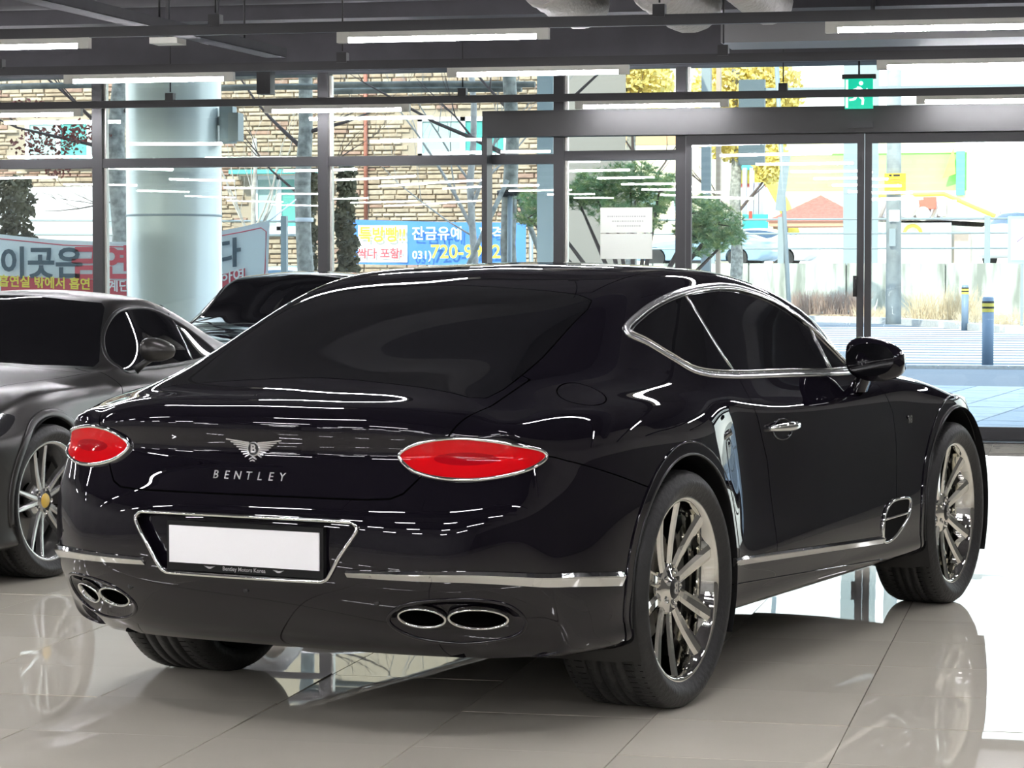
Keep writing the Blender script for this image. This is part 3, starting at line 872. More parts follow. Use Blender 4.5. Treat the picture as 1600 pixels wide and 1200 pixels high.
    sweep(cast_rear(bv,FRAME),.011,.009).build('plate_frame',M['chrome'],RT)
    pl=MB().box((-1.046,-.272,.487-.008),(-1.028,.272,.628)).build('plate_holder',M['holder'],RT)
    bmesh_round=MB().box((-1.052,-.2600,.503),(-1.046,.2600,.613)).build('number_plate',M['plate'],pl)
    # exhaust outlets
    g,S=clip(S,rear_f(S,EXH,-.55))
    for s in(0,1):
        gg=split_lr(g)[s];sg=-1 if s==0 else 1
        A_=ell(.541,.364,.067,.030);B_=ell(.690,.362,.072,.031)
        ru=S
        def yz(T): return np.stack([np.abs(T[0][:,1]),T[0][:,2]],1)
        gg=refine(gg,lambda c:c[:,0]<0)
        a_,r_=clip(gg,sdf_poly(A_,yz(gg)));b_,r_=clip(r_,sdf_poly(B_,yz(r_)))
        # dished surround
        dd=-sdf_poly(EXH,yz(r_));dd=np.clip(dd/.03,0,1)*.026
        sur=surf_obj('exhaust_surround',(r_[0]-r_[1]*dd[:,None],r_[1],r_[2]),M['black_paint'],RT,custom=False)
        for e_,pp in((A_,a_),(B_,b_)):
            hits=cast_rear(bv,[(sg*y,z) for y,z in e_])
            hits=[(p-n*.018,n) for p,n in hits]
            tip=sweep(hits,.008,.012).build('exhaust_tip',M['chrome'],sur)
            cen=sum((p for p,n in hits),Vector())/len(hits)
            m=MB();n_=len(hits)
            vs=[p for p,_ in hits]+[p+Vector((.10,0,0)) for p,_ in hits]
            fs=[(i,(i+1)%n_,n_+(i+1)%n_,n_+i) for i in range(n_)]+[tuple(range(n_,2*n_))]
            m.add(vs,fs,True).build('exhaust_bore',M['dark_gap'],tip,fix=False)
        pts=EXH
        sweep(cast_rear(bv,[(sg*y,z) for y,z in EXH]),.010,.004).build('exhaust_rim',M['black_paint'],sur)
    # boot lid
    cond=-.45
    f=rear_f(S,LID,cond)
    lid,S=clip(S,f+.0025)
    S=clip(S,rear_f(S,LID,cond)-.0025)[1]
    lid_o=surf_obj('boot_lid',lid,M['black_paint'],RT)
    # fuel flap (right side)
    FL=[(-.39+.10*math.cos(a)-.01*math.sin(a),.785+.072*math.sin(a)) for a in np.linspace(0,2*PI,40,endpoint=False)]
    f=np.where((S[0][:,1]<0)&(S[0][:,2]>.9)&(S[0][:,0]<0),sdf_poly(FL,np.stack([S[0][:,0],-S[0][:,1]],1)),1)
    fl,S=clip(S,f+.002)
    f=np.where((S[0][:,1]<0)&(S[0][:,2]>.9)&(S[0][:,0]<0),sdf_poly(FL,np.stack([S[0][:,0],-S[0][:,1]],1)),1)
    S=clip(S,f-.0025)[1]
    surf_obj('fuel_flap',fl,M['black_paint'],RT)
    # rear bumper
    def seam(c):
        zs=pchip([-.9,-.74,-.669,-.528,-.362,-.2],[.834,.833,.816,.776,.731,.69],c[:,0]); return np.where(c[:,0]<-.15,c[:,2]-zs,1)
    bp,S=clip(S,seam(S[0])+.002)
    S=clip(S,seam(S[0])-.002)[1]
    def low(c): return c[:,2]-pchip([-1.1,-1.05,-.98,-.48,-.1],[.492,.492,.490,.430,.40],c[:,0])
    lo,bp=clip(bp,low(bp[0]))
    lo=clip(lo,lo[0][:,2]-.2385)[1]
    bump=surf_obj('rear_bumper',bp,M['black_paint'],RT)
    surf_obj('lower_bumper',lo,M['black_paint'],RT)
    for sg in(-1,1):
        # chrome strip along the bumper
        top=[(y,pchip([.35,.645,.90,.956],[.500,.499,.475,.455],y)) for y in np.linspace(.352,.90,36)]
        h=cast_rear(bv,[(sg*y,float(z)) for y,z in top])
        xl=h[-1][0].x
        h2=cast_side(bv,[(x,float(np.interp(x,[xl,-.47],[h[-1][0].z,.456]))) for x in np.linspace(xl+.02,-.470,14)],sg)
        hh=h+h2
        sweep(hh,lambda t:.022+.020*min(1,t*1.4),.013,False,facet=True).build('bumper_strip',M['chrome'],bump)
    # front: bonnet, front bumper
    BON=[(2.36,-.3),(2.36,.0),(2.33,.45),(2.25,.70),(2.6,.735),(3.0,.69),(3.45,.50),(3.70,.30),(3.75,0),(3.75,-.3)]
    bn,S=clip(S,top_f(S,BON,lambda c:c[:,2]>.62)+.002); S=clip(S,top_f(S,BON,lambda c:c[:,2]>.62)-.002)[1]
    surf_obj('bonnet',bn,M['black_paint'],RT)
    fb=lambda c:-(c[:,0]-(3.12+(c[:,2]-.5)*.6)); fbp,S=clip(S,fb(S[0])+.002); S=clip(S,fb(S[0])-.002)[1]
    surf_obj('front_bumper',fbp,M['black_paint'],RT)
    # doors
    dc=lambda co,no:(np.abs(co[:,1])>.6)
    dr,S=clip(S,side_f(S,DOOR,.62,dc)+.0022); S=clip(S,side_f(S,DOOR,.62,dc)-.0022)[1]
    # frame strip above door window stays with the roof: keep only below the belt as door
    def below(c): return c[:,2]-1.02
    up,dr2=None,dr
    for s in(0,1): surf_obj('door',split_lr(dr)[s],M['black_paint'],RT)
    # sills below the strip
    def sill(c): return np.where((c[:,0]>.2)&(c[:,0]<2.6),c[:,2]-(.396-.0455*(c[:,0]-.815)),1)
    si,S=clip(S,sill(S[0]))
    for s in(0,1): surf_obj('sill',split_lr(si)[s],M['black_paint'],RT)
    # roof
    RF=[(.18,-.3),(.18,.47),(.215,.53),(.5,.548),(.9,.556),(1.25,.55),(1.42,.52),(1.46,.3),(1.475,-.3)]
    rf,S=clip(S,top_f(S,RF,lambda c:c[:,2]>1.2)+.0015); S=clip(S,top_f(S,RF,lambda c:c[:,2]>1.2)-.0015)[1]
    surf_obj('roof_panel',rf,M['black_paint'],RT)
    # front wings and rear wings
    fw,S=clip(S,-(S[0][:,0]-2.0))
    for s in(0,1):
        surf_obj('front_wing',split_lr(fw)[s],M['black_paint'],RT); surf_obj('rear_wing',split_lr(S)[s],M['black_paint'],RT)
    # dark inner shell behind the shut lines
    I=(full[0]-full[1]*.014,full[1],full[2])
    for cx,cz,R in((0,.385,.42),(2.84,.387,.44)):
        co=I[0];f=np.where((np.abs(co[:,1])>.55)&(co[:,2]<.95),np.hypot(co[:,0]-cx,co[:,2]-cz)-R,1.);I=clip(I,f)[1]
    f=np.where((I[0][:,0]<-.7)&(I[0][:,2]<.66)&(I[0][:,2]>.27)&(np.abs(I[0][:,1])<.86),-1.,1.)
    I=clip(I,f)[1]
    I=clip(I,I[0][:,2]-.275)[1]
    surf_obj('inner_shell',I,M['dark_gap'],RT)
    MB().box((-.66,-.60,.245),(3.4,.66,.28)).build('floor_pan',M['dark_gap'],RT)
    MB().box((-.80,-.60,.24),(-.55,.60,.46)).build('silencer',M['dark_gap'],RT)
    # chrome line along doors above the sills
    for sg in(-1,1):
        pts=[(x,.4115-.0455*(x-.56)-.002) for x in np.linspace(.395,1.93,50)]
        sweep(cast_side(bv,pts,sg),.028,.011,False,facet=True).build('sill_strip',M['chrome'],RT)
        sweep(cast_side(bv,[(x,z-.075) for x,z in pts],sg),.005,.004,False).build('sill_crease',M['black_paint'],RT)
        # wing vent
        V=smooth_poly([(1.925,.440),(2.00,.482),(2.10,.490),(2.225,.480),(2.215,.430),(2.17,.395),(2.06,.350),(1.96,.335),(1.915,.36)],4)
        vp=cast_side(bv,V,sg)
        vent=sweep(vp,.012,.010).build('wing_vent',M['chrome'],RT)
        c=sum((p for p,_ in vp),Vector())/len(vp);m=MB();n=len(vp)
        m.add([p+nn*.002 for p,nn in vp]+[c+Vector((0,sg*.004,0))],[(i,(i+1)%n,n) for i in range(n)]).build('vent_grille',M['dark_gap'],vent)
        sweep(cast_side(bv,[(x,.425+.012*(x-1.93)) for x in np.linspace(1.925,2.19,12)],sg),.010,.010,False).build('vent_bar',M['chrome'],vent)
        # door handle: dished cup and bar
        cup=[(.945+.085*math.cos(a),.822+.035*math.sin(a)) for a in np.linspace(0,2*PI,28,endpoint=False)]
        hc=cast_side(bv,cup,sg)
        hd=sweep(hc,.006,.004).build('door_handle',M['black_paint'],RT)
        hh=cast_side(bv,[(x,.830) for x in np.linspace(.835,1.065,13)],sg)
        hh=[(p+n*(.030*math.sin(PI*min(1,max(0,i/12)))**.5+.002),n) for i,(p,n) in enumerate(hh)]
        sweep(hh,lambda t:.030*(.6+.4*math.sin(PI*t)),.014,False,sink=.008).build('handle_bar',M['chrome'],hd)
    # wing mirrors
    for sg in(-1,1):
        m=MB();N1,N2=22,28;vs=[]
        for i in range(N1+1):
            t=i/N1*2-1;ang=math.acos(max(-1,min(1,t)))   # along y, inner -1 .. outer 1
            r=math.sin(ang)**.72
            for k in range(N2):
                a=2*PI*k/N2;ca,sa=math.cos(a),math.sin(a)
                x=.095*r*(abs(ca)**.85)*(1 if ca>0 else -1)
                if ca<0: x*=.55
                z=.082*r*(abs(sa)**.8)*(1 if sa>0 else -1)*(1-.12*t)
                vs.append((1.79+x-.04*(t>0)*t*0+.012*t,sg*(.965+.112*t),1.038+z-.012*t))
        fs=[(i*N2+k,(i+1)*N2+k,(i+1)*N2+(k+1)%N2,i*N2+(k+1)%N2) for i in range(N1) for k in range(N2)]
        m.add(vs,fs,True);mir=m.build('wing_mirror',M['black_paint'],RT)
        g_=MB();e_=[(sg*(.962+.092*math.cos(a)*1.0),1.040+.062*(abs(math.sin(a))**.85)*(1 if math.sin(a)>0 else -1)) for a in np.linspace(0,2*PI,32,endpoint=False)]
        g_.prism(e_,1.737,1.742,'x').build('mirror_glass',M['tinted'],mir)
        st=MB();pr_=[(1.765,.0),(1.79,.014),(1.83,.014),(1.85,0),(1.83,-.014),(1.79,-.014)]
        vs=[]
        for z,yc,k in((.915,.885,1.2),(.95,.905,1.0),(.985,.925,.9),(1.0,.93,.9)):
            for x,d_ in pr_: vs.append((1.81+(x-1.81)*k,sg*(yc)+d_*2.1*k,z))
        fs=[(i*6+k,i*6+(k+1)%6,(i+1)*6+(k+1)%6,(i+1)*6+k) for i in range(3) for k in range(6)]
        st.add(vs,fs,True).build('mirror_stalk',M['black_paint'],mir)
    # badge: wings, disc and letter
    bd_=MB()
    wing_top=[(.012,.016),(.045,.020),(.092,.028)]
    def feather(m,y0,z0,y1,z1,w0,w1,sg):
        n=6;L=[]
        for i in range(n+1):
            t=i/n;L.append((y0+(y1-y0)*t,z0+(z1-z0)*t,w0+(w1-w0)*t))
        poly=[(sg*a,b+c/2) for a,b,c in L]+[(sg*a,b-c/2) for a,b,c in L[::-1]]
        m.prism(poly,-.0015,.0025+.001*random.random(),'x')
    for sg in(-1,1):
        for k in range(8):
            t=k/7
            feather(bd_,.015,.020-.034*t,.096-.068*t**.75,.029-.050*t,.0044,.0034,sg)
    bd_.lathe([(0,0),(.0215,0),(.0215,.003),(.0195,.005),(.0180,.003),(0,.003)],28,'x',(0,0,.002),smooth=False)
    feather(bd_,0,-.021,.012,-.027,.006,.003,1);feather(bd_,0,-.021,.012,-.027,.006,.003,-1);feather(bd_,0,-.030,.008,-.033,.004,.002,1);feather(bd_,0,-.030,.008,-.033,.004,.002,-1)
    # (x in the badge mesh is height above the panel)
    def conform(me,y0,z0,h0=.001,zsc=1):
        for v in me.vertices:
            h=bv.ray_cast(Vector((-3,v.co.y+y0,v.co.z*zsc+z0)),Vector((1,0,0)))
            if h[0] is None: continue
            v.co=Vector((h[0].x-h0-v.co.x,v.co.y+y0,v.co.z*zsc+z0))
    me=bd_.mesh('badge');me.materials.append(M['badge_metal']);me.polygons.foreach_set('use_smooth',[False]*len(me.polygons));conform(me,0,.842)
    bo=link(bpy.data.objects.new('badge',me),lid_o)
    def yz_text(s,size,ext,y,z,m,par,name,bold=0,spacing=1.0,h0=.001,zsc=1):
        me=text_mesh(s,size,ext,bold,spacing)
        for v in me.vertices: v.co=Vector((v.co.z,-v.co.x,v.co.y))
        conform(me,y,z,h0,zsc);me.materials.append(m);me.name=name
        return link(bpy.data.objects.new(name,me),par)
    disc=MB().lathe([(0,0),(.0178,0),(.0178,.0035),(0,.0035)],24,'x',(0,0,.002),smooth=False).mesh('badge_disc');disc.materials.append(M['plastic_black']);conform(disc,0,.842,.0012);link(bpy.data.objects.new('badge_disc',disc),bo)
    yz_text('B',.034,.002,0,.8445,M['badge_metal'],bo,'badge_letter',.0008,h0=.0045)
    x=.115
    for k,ch in enumerate('BENTLEY'):
        yz_text(ch,.034,.0015,.116-k*.0385,.766,M['badge_metal'],lid_o,'letter',0)
    # holder print
    me=text_mesh('Bentley Motors Korea',.0165,.0008,.0003)
    for v in me.vertices: v.co=Vector((-1.0465,-v.co.x,.4915+v.co.y))
    me.materials.append(M['print']);link(bpy.data.objects.new('holder_print',me),pl)
    for yy in(.12,-.12):
        m=MB()
        for sg in(-1,1):
            for k in range(3): 
                t=k/2;m.prism([(yy+sg*.003,.495-.004*t),(yy+sg*(.020-.008*t),.4965-.004*t),(yy+sg*.003,.493-.004*t)],-1.0472,-1.046,'x')
        m.prism(ell(yy,.492,.003,.003,10),-1.0474,-1.046,'x');m.build('holder_emblem',M['print'],pl)
    # wing badge
    h=cast_side(bv,[(2.285,.787)],-1)[0]
    me=text_mesh('V8',.042,.0015,.0008)
    for v in me.vertices: v.co=Vector((2.285+v.co.x,h[0].y-.002-v.co.z,.787+v.co.y))
    me.materials.append(M['chrome']);link(bpy.data.objects.new('wing_badge',me),RT)
    # parking sensor dots
    for y,z in((-.43,.415),(.43,.415),(-.0,.43)):
        hh=cast_rear(bv,[(y,z)])
        if hh: MB().lathe([(0,.0),(.009,.0),(.009,.002),(0,.002)],16,'x',(hh[0][0].x-.0022,y,z)).build('parking_sensor',M['plastic_black'],bump)
    # roof aerial fin omitted: none in view. gutter lines beside the rear glass
    return bv

def make_wheel(parent,x,sg,ytyre,wtyre,Rt,Rr,phase,steer=0,style='twin',mats=None,n=5):
    """wheel as a part of a car; local y outward = +"""
    mt,mr=mats or (M['rubber'],M['wheel_chrome'])
    root=None
    W=wtyre/2;face=W-.028
    # rim barrel
    prof=[(Rr-.010,face-.018),(Rr,face-.006),(Rr+.003,face),(Rr-.002,face+.004),(Rr-.012,face+.002),(Rr-.020,face-.010),(Rr-.028,face-.05),(Rr-.045,face-.10),(Rr-.05,-W+.05),(Rr-.01,-W+.02),(Rr-.002,-W+.02)]
    b=MB().lathe(prof,72,'y')
    wh=b.build('wheel',mr,parent,fix=False)
    # tyre
    sh=.022
    tp=[(Rr-.012,face-.004),(Rr+.006,face+.010),(Rr+.016,W-.010),(Rr+.030,W-.002),((Rr+Rt)/2+.005,W),(Rt-.030,W-.006),(Rt-.014,W-.014),(Rt-.005,W-.026),(Rt-.001,W-.042)]
    groo=[-.55,-.2,.2,.55]
    inner=W-.042
    ys=[];cur=inner
    for gk in sorted(groo,reverse=True):
        yc=gk*inner
        ys+=[(Rt,yc+.006),(Rt-.008,yc+.005),(Rt-.008,yc-.005),(Rt,yc-.006)]
    full=tp+ys+[(Rt-.001,-inner),(Rt-.014,-W+.014),((Rr+Rt)/2,-W),(Rr+.01,-W+.01),(Rr-.002,-W+.03)]
    ty=MB().lathe(full,96,'y').build('tyre',mt,wh,fix=False)
    # tread sipes near the shoulders
    s_=MB()
    for k in range(90):
        a=2*PI*k/90
        for q in(1,-1):
            c_=Vector((math.cos(a)*(Rt+.0002),q*(W-.042),math.sin(a)*(Rt+.0002)))
            t=Vector((-math.sin(a),0,math.cos(a)))*.0016;r_=Vector((math.cos(a),0,math.sin(a)))*-.0
            y2=Vector((0,-q*.045,0));dn=Vector((math.cos(a),0,math.sin(a)))*(-.0035);yo=Vector((0,q*.012,0))
            s_.add([c_-t+dn*.6+yo,c_+t+dn*.6+yo,c_+t+y2,c_-t+y2],[(0,1,2,3)])
    s_.build('tread_sipes',M['dark_gap'],ty,fix=False)['kind']='stuff'
    # spokes
    def spoke(w0,w1,off0,off1,y0,y1,thick):
        m=MB();N=9;vs=[]
        for i in range(N+1):
            t=i/N;r=.055+(Rr-.022-.055)*t
            lat=off0+(off1-off0)*t**.9
            wd=w0+(w1-w0)*t+.012*max(0,t-.8)*5*0
            yy=y0+(y1-y0)*t**1.6
            for u,v in((-.5,-1),(-.5,-.18),(-.22,0.02),(.22,0.02),(.5,-.18),(.5,-1)):
                vs.append((r,yy+v*thick,lat+u*wd))
        fs=[(i*6+k,i*6+(k+1)%6,(i+1)*6+(k+1)%6,(i+1)*6+k) for i in range(N) for k in range(6)]
        m.add(vs,fs,False);return m
    if style=='twin':
        A=spoke(.040,.058,.021,.080,face-.045,face-.010,.032);B=spoke(.040,.058,-.021,-.062,face-.045,face-.010,.032)
    else:
        A=spoke(.034,.018,.010,.050,face-.035,face-.010,.03);B=spoke(.034,.018,-.010,-.042,face-.035,face-.010,.03)
    mes=[]
    for q in(A,B):
        me=q.mesh('spoke');me.materials.append(mr);mes.append(me)
    for k in range(n):
        for me in mes: inst('spoke',me,wh,(0,0,0),(0,-math.radians(phase+k*360/n),0))
    hub=MB().lathe([(0,face-.030),(.034,face-.030),(.036,face-.036),(.075,face-.042),(.088,face-.055),(.085,face-.09),(0,face-.09)],40,'y').build('hub',mr,wh)
    cp=MB().lathe([(0,face-.024),(.030,face-.026),(.034,face-.031)],28,'y').build('centre_cap',M['plastic_black'] if style=='twin' else M['cap_yellow'],wh)
    if style=='twin':
        me=text_mesh('B',.052,.002,.0015)
        for v in me.vertices: v.co=Vector((v.co.x,face-.024+v.co.z,v.co.y))
        me.materials.append(M['chrome']);o=link(bpy.data.objects.new('cap_letter',me),wh);
        if sg>0: o.scale=(-1,1,1)
    nut=MB().lathe([(0,0),(.010,0),(.011,.004),(.011,-.012)],6,'y').mesh('wheel_nut');nut.materials.append(M['chrome'])
    for k in range(5):
        a=math.radians(phase+36+k*72);inst('wheel_nut',nut,wh,(.056*math.cos(a),face-.036,.056*math.sin(a)))
    MB().lathe([(.08,face-.11),(.195,face-.11),(.195,face-.135),(.08,face-.135)],48,'y',closed=True,smooth=False).build('brake_disc',M['disc'],wh)
    cl=MB().lathe([(.13,face-.085),(.215,face-.085),(.215,face-.15),(.13,face-.15)],12,'y',closed=True,a0=math.radians(130),a1=math.radians(190),smooth=False).build('brake_caliper',M['plastic_black'],wh)
    MB().lathe([(0,-W+.016),(Rr-.001,-W+.016)],32,'y').build('wheel_back',M['dark_gap'],wh)
    wh.location=(x,sg*(ytyre),Rt-.001)
    wh.rotation_euler=(0,0,steer+(0 if sg>0 else PI))
    return wh
bvc=build_coupe()
make_wheel(coupe,0,-1,.8225,.315,.374,.2925,0)
make_wheel(coupe,0,1,.8225,.315,.374,.2925,30)
make_wheel(coupe,2.851,-1,.836,.275,.375,.2925,0)
make_wheel(coupe,2.851,1,.836,.275,.375,.2925,10)
# ---------------- other cars ----------------
M['grey_paint']=mat('satin_grey_paint',(.038,.036,.034),.30,.5,spec=.5)
M['cap_yellow']=mat('yellow_cap',(.75,.50,.08),.35)
M['wheel_silver']=mat('satin_wheel',(.50,.50,.49),.25,.9)
ZL2=[.17,.23,.32,.42,.52,.59,.65,.70,.74,.78]
def gt_rings():
    ST=[-.83,-.6,-.35,-.1,.1,.25,.38,.5,.65,.8,.95,1.1,1.25,1.4,1.55,1.7,1.9,2.15,2.4,2.6,2.75,2.95,3.15,3.35,3.5,3.62]
    XK=[-.83,-.4,0,.5,1.0,1.5,2.0,2.4,2.75,3.1,3.4,3.62]
    base=[.86,.955,.985,.965,.93,.92,.93,.955,.978,.955,.88,.74]
    low =[.82,.93,.955,.95,.945,.94,.945,.955,.965,.95,.89,.76]
    cx=[-.83,-.3,0,.4,.9,1.5,2.0,2.4,2.72,2.95,3.2,3.45,3.62];cy=[.80,.90,.91,.90,.88,.875,.875,.88,.865,.84,.77,.66,.56];cz=[.83,.875,.885,.865,.835,.825,.83,.84,.835,.79,.72,.66,.62]
    up=[([-.83,-.4,0,.25,.7,1.2,1.6,2.0,2.7,3.1,3.62],[.70,.80,.85,.86,.86,.84,.80,.80,.78,.68,.46],[.86,.895,.91,.905,.885,.865,.865,.865,.85,.77,.64]),
     ([-.83,-.4,0,.25,.5,.8,1.1,1.3,1.55,1.75,2.2,2.7,3.1,3.62],[.60,.70,.76,.78,.76,.74,.74,.745,.76,.74,.70,.68,.58,.38],[.875,.91,.945,.97,1.01,1.04,1.03,.99,.90,.885,.87,.855,.785,.65]),
     ([-.83,-.4,0,.25,.40,.55,.8,1.0,1.2,1.38,1.55,1.8,2.3,2.7,3.1,3.62],[.48,.58,.67,.71,.68,.635,.600,.585,.575,.635,.715,.70,.62,.58,.48,.3],[.885,.925,.975,1.01,1.075,1.14,1.195,1.212,1.198,1.06,.895,.882,.872,.858,.80,.66]),
     ([-.83,-.4,0,.4,.8,1.1,1.22,1.4,1.6,1.75,1.95,2.3,2.7,3.1,3.62],[.36,.42,.47,.49,.49,.48,.48,.51,.55,.56,.54,.48,.44,.36,.2],[.895,.94,1.04,1.17,1.240,1.240,1.215,1.09,.96,.895,.885,.875,.86,.81,.67]),
     ([-.83,3.55],[.2,.11],None),([-.83,3.55],[0,0],None)]
    ctrx=[-.83,-.4,0,.4,.8,1.1,1.35,1.6,1.85,2.05,2.3,2.7,3.1,3.4,3.62];ctrz=[.90,.96,1.09,1.22,1.275,1.272,1.215,1.09,.965,.895,.885,.865,.82,.74,.67]
    rings=[]
    for x in ST:
        r=[];yb=sm(XK,base,x,.05);yl=sm(XK,low,x,.05)
        zs=sm(cx,cz,x);ys=sm(cx,cy,x);top=min(ys+.03,yb)
        for k,z in enumerate(ZL2):
            z=min(z,zs-.02-.012*(9-k)) if z>zs-.1 else z
            t=(z-.17)/.35
            y=yl+(yb-yl)*min(1,max(0,t)) if z<.55 else yb+(top-yb)*max(0,(z-.62)/(zs-.62))**1.5
            r.append([x,y,z])
        r.append([x,ys+(r[-1][1]-ys)*.6,r[-1][2]+(zs-r[-1][2])*.55]);r.append([x,ys,zs])
        for k,(a,b,c) in enumerate(up):
            if c is None:
                z=sm(ctrx,ctrz,x,.045)-(.004 if k==4 else 0);r.append([x,float(np.interp(x,a,b)),z])
            else: r.append([x,sm(a,b,x),sm(a,c,x)])
        r.insert(0,[x,r[0][1]-.16,.14]);rings.append(r)
    K=12
    def rear(j,c):
        top=rings[0][K+c];side=rings[0][j];f=j/K;y=top[1];z=side[2]+(top[2]-rings[0][K][2])*f
        return (-.83-.16*(1-(y/.8)**2)-.05*f,y,z)
    def front(j,c):
        top=rings[-1][K+c];side=rings[-1][j];f=j/K;y=top[1];z=side[2]+(top[2]-rings[-1][K][2])*f
        return (3.62+.25*(1-(y/.6)**2)*(1-.3*f),y,z)
    return rings,rear,front,K
def surface_of(fn,level,it=1):
    rings,rear,front,K=fn();V,F=cage_mesh(rings,rear,front,K);V=cc_limit(V,F,it,.8);co,no,Q=subdiv(V,F,level);return co,no,Q.astype(int)
GT_DLO=smooth_poly([(.46,.93),(.62,.915),(1.0,.895),(1.35,.885),(1.555,.875),(1.52,.95),(1.36,1.09),(1.22,1.165),(1.05,1.185),(.85,1.175),(.66,1.11),(.52,1.02)],6)
GT_WS=[(1.24,0),(1.225,.3),(1.20,.50),(1.24,.535),(1.40,.585),(1.58,.66),(1.66,.665),(1.83,.45),(1.92,.2),(1.94,0),(1.94,-.3),(1.24,-.3)]
def build_gt(root,paint,level=3,detail=True,wheels=True,lens=None):
    S=surface_of(gt_rings,level);bv=bvh_of(S);full=S
    for cx,cz,R in((0,.35,.385),(2.72,.345,.375)):
        f=np.hypot(S[0][:,0]-cx,S[0][:,2]-cz)-R;f=np.where((np.abs(S[0][:,1])>.6)&(S[0][:,2]<.85),f,np.abs(f)+.5);S=clip(S,f)[1]
        for sg in(-1,1):
            MB().lathe([(R,.965*sg),(R,.94*sg),(R+.01,.60*sg)],40,'y',(cx,0,cz),a0=math.radians(-25),a1=math.radians(205)).build('wheel_arch_liner',M['plastic_black'],root,fix=False)
            pts=[(cx+(R+.018)*math.cos(a),cz+(R+.018)*math.sin(a)) for a in np.linspace(math.radians(-12),math.radians(192),50)]
            sweep(cast_side(bv,pts,sg),.040,.008,False).build('arch_lip',paint,root)
    g,S=clip(S,side_f(S,GT_DLO,.52,lambda c,n:(c[:,2]>.85)&(np.abs(c[:,1])>.5)))
    for s in(0,1):
        sg=-1 if s==0 else 1
        gg=split_lr(g)[s];a_,b_=clip(gg,gg[0][:,0]-(.66+(1.17-gg[0][:,2])*.62))
        surf_obj('quarter_window',a_,M['tinted'],root);surf_obj('door_window',b_,M['tinted'],root)
        sweep(cast_side(bv,GT_DLO,sg),.020,.006).build('window_seal',M['plastic_black'],root)
        sweep(cast_side(bv,[(.675,1.15),(.72,1.08),(.78,.99),(.82,.91)],sg),.010,.004,False).build('pillar_strip',M['bright'],root)
    g,S=clip(S,top_f(S,GT_WS,lambda c:(c[:,2]>.86)&(c[:,0]>1.0)));surf_obj('windscreen',g,M['tinted'],root)
    WS2=[(x-.03 if x<1.3 else x+.02,y+.02 if y>.4 else y) for x,y in GT_WS]
    g,S=clip(S,top_f(S,WS2,lambda c:(c[:,2]>.86)&(c[:,0]>1.0)));surf_obj('windscreen_seal',g,M['plastic_black'],root,.001)
    RGW=[(-.35,0),(-.33,.40),(-.2,.50),(.35,.50),(.60,.42),(.66,0),(.66,-.3),(-.35,-.3)]
    g,S=clip(S,top_f(S,RGW,lambda c:(c[:,2]>.92)&(c[:,0]<.8)));surf_obj('rear_window',g,M['tinted'],root)
    BN=[(1.97,-.3),(1.97,0),(1.90,.40),(1.84,.62),(1.80,.72),(2.2,.735),(2.7,.70),(3.1,.58),(3.45,.42),(3.6,.3),(3.65,0),(3.65,-.3)]
    bn,S=clip(S,top_f(S,BN,lambda c:c[:,2]>.62)+.003);S=clip(S,top_f(S,BN,lambda c:c[:,2]>.62)-.003)[1];surf_obj('bonnet',bn,paint,root)
    DR=[(.62,.99),(.56,.90),(.50,.70),(.55,.45),(.62,.26),(1.75,.26),(1.86,.42),(1.90,.65),(1.86,.78),(1.66,.99)]
    dc=lambda co,no:(np.abs(co[:,1])>.6)
    dr,S=clip(S,side_f(S,DR,.6,dc)+.003);S=clip(S,side_f(S,DR,.6,dc)-.003)[1]
    for s in(0,1):
        surf_obj('door',split_lr(dr)[s],paint,root)
    # headlamps
    HL=smooth_poly([(2.98,.735),(3.12,.75),(3.32,.70),(3.42,.64),(3.30,.635),(3.10,.67)],4)
    hl,S=clip(S,side_f(S,HL,.45,lambda c,n:(c[:,0]>2.8)));
    for s in(0,1): surf_obj('headlamp',split_lr(hl)[s],M['lamp_dark'],root,.002)
    surf_obj('body_shell',S,paint,root)
    I=(full[0]-full[1]*.015,full[1],full[2])
    for cx,cz,R in((0,.35,.40),(2.72,.345,.40)):
        co=I[0];f=np.where((np.abs(co[:,1])>.55)&(co[:,2]<.85),np.hypot(co[:,0]-cx,co[:,2]-cz)-R,1.);I=clip(I,f)[1]
    surf_obj('inner_shell',I,M['dark_gap'],root)
    for sg in(-1,1):
        m=MB();N1,N2=14,18;vs=[]
        for i in range(N1+1):
            t=i/N1*2-1;r=math.sin(math.acos(max(-1,min(1,t))))**.75
            for k in range(N2):
                a=2*PI*k/N2;x=.07*r*math.cos(a)*(1 if math.cos(a)>0 else .5);z=.058*r*math.sin(a)*(1-.25*t)
                vs.append((1.56+x-.03*t,sg*(.965+.080*t),.985+z-.006*t))
        m.add(vs,[(i*N2+k,(i+1)*N2+k,(i+1)*N2+(k+1)%N2,i*N2+(k+1)%N2) for i in range(N1) for k in range(N2)],True)
        mir=m.build('wing_mirror',paint,root)
        MB().tube([(1.60,sg*.86,.885),(1.58,sg*.90,.92),(1.56,sg*.95,.96)],[.022,.016,.02],8).build('mirror_stalk',M['plastic_black'],mir)
        MB().prism([(sg*(.96+.06*math.cos(a)),.985+.042*math.sin(a)) for a in np.linspace(0,2*PI,20,endpoint=False)],1.522,1.526,'x').build('mirror_glass',M['tinted'],mir)
    MB().box((-.6,-.75,.13),(3.3,.75,.17)).build('floor_pan',M['dark_gap'],root)
    # front splitter
    MB().prism([(3.1,.12),(3.1,.15),(3.62,.15),(3.62,.12)],-.85,.85,'y').build('front_splitter',M['plastic_black'],root)
    return bv
M['lamp_dark']=mat('dark_lamp_glass',(.02,.02,.022),.08,coat=1)
gt=empty('sports_car',(-5.30,13.41,0),math.radians(267),'satin dark grey sports coupe facing the camera at the left edge, yellow wheel caps','car')
build_gt(gt,M['grey_paint'],4)
gm=(M['rubber'],M['wheel_silver'])
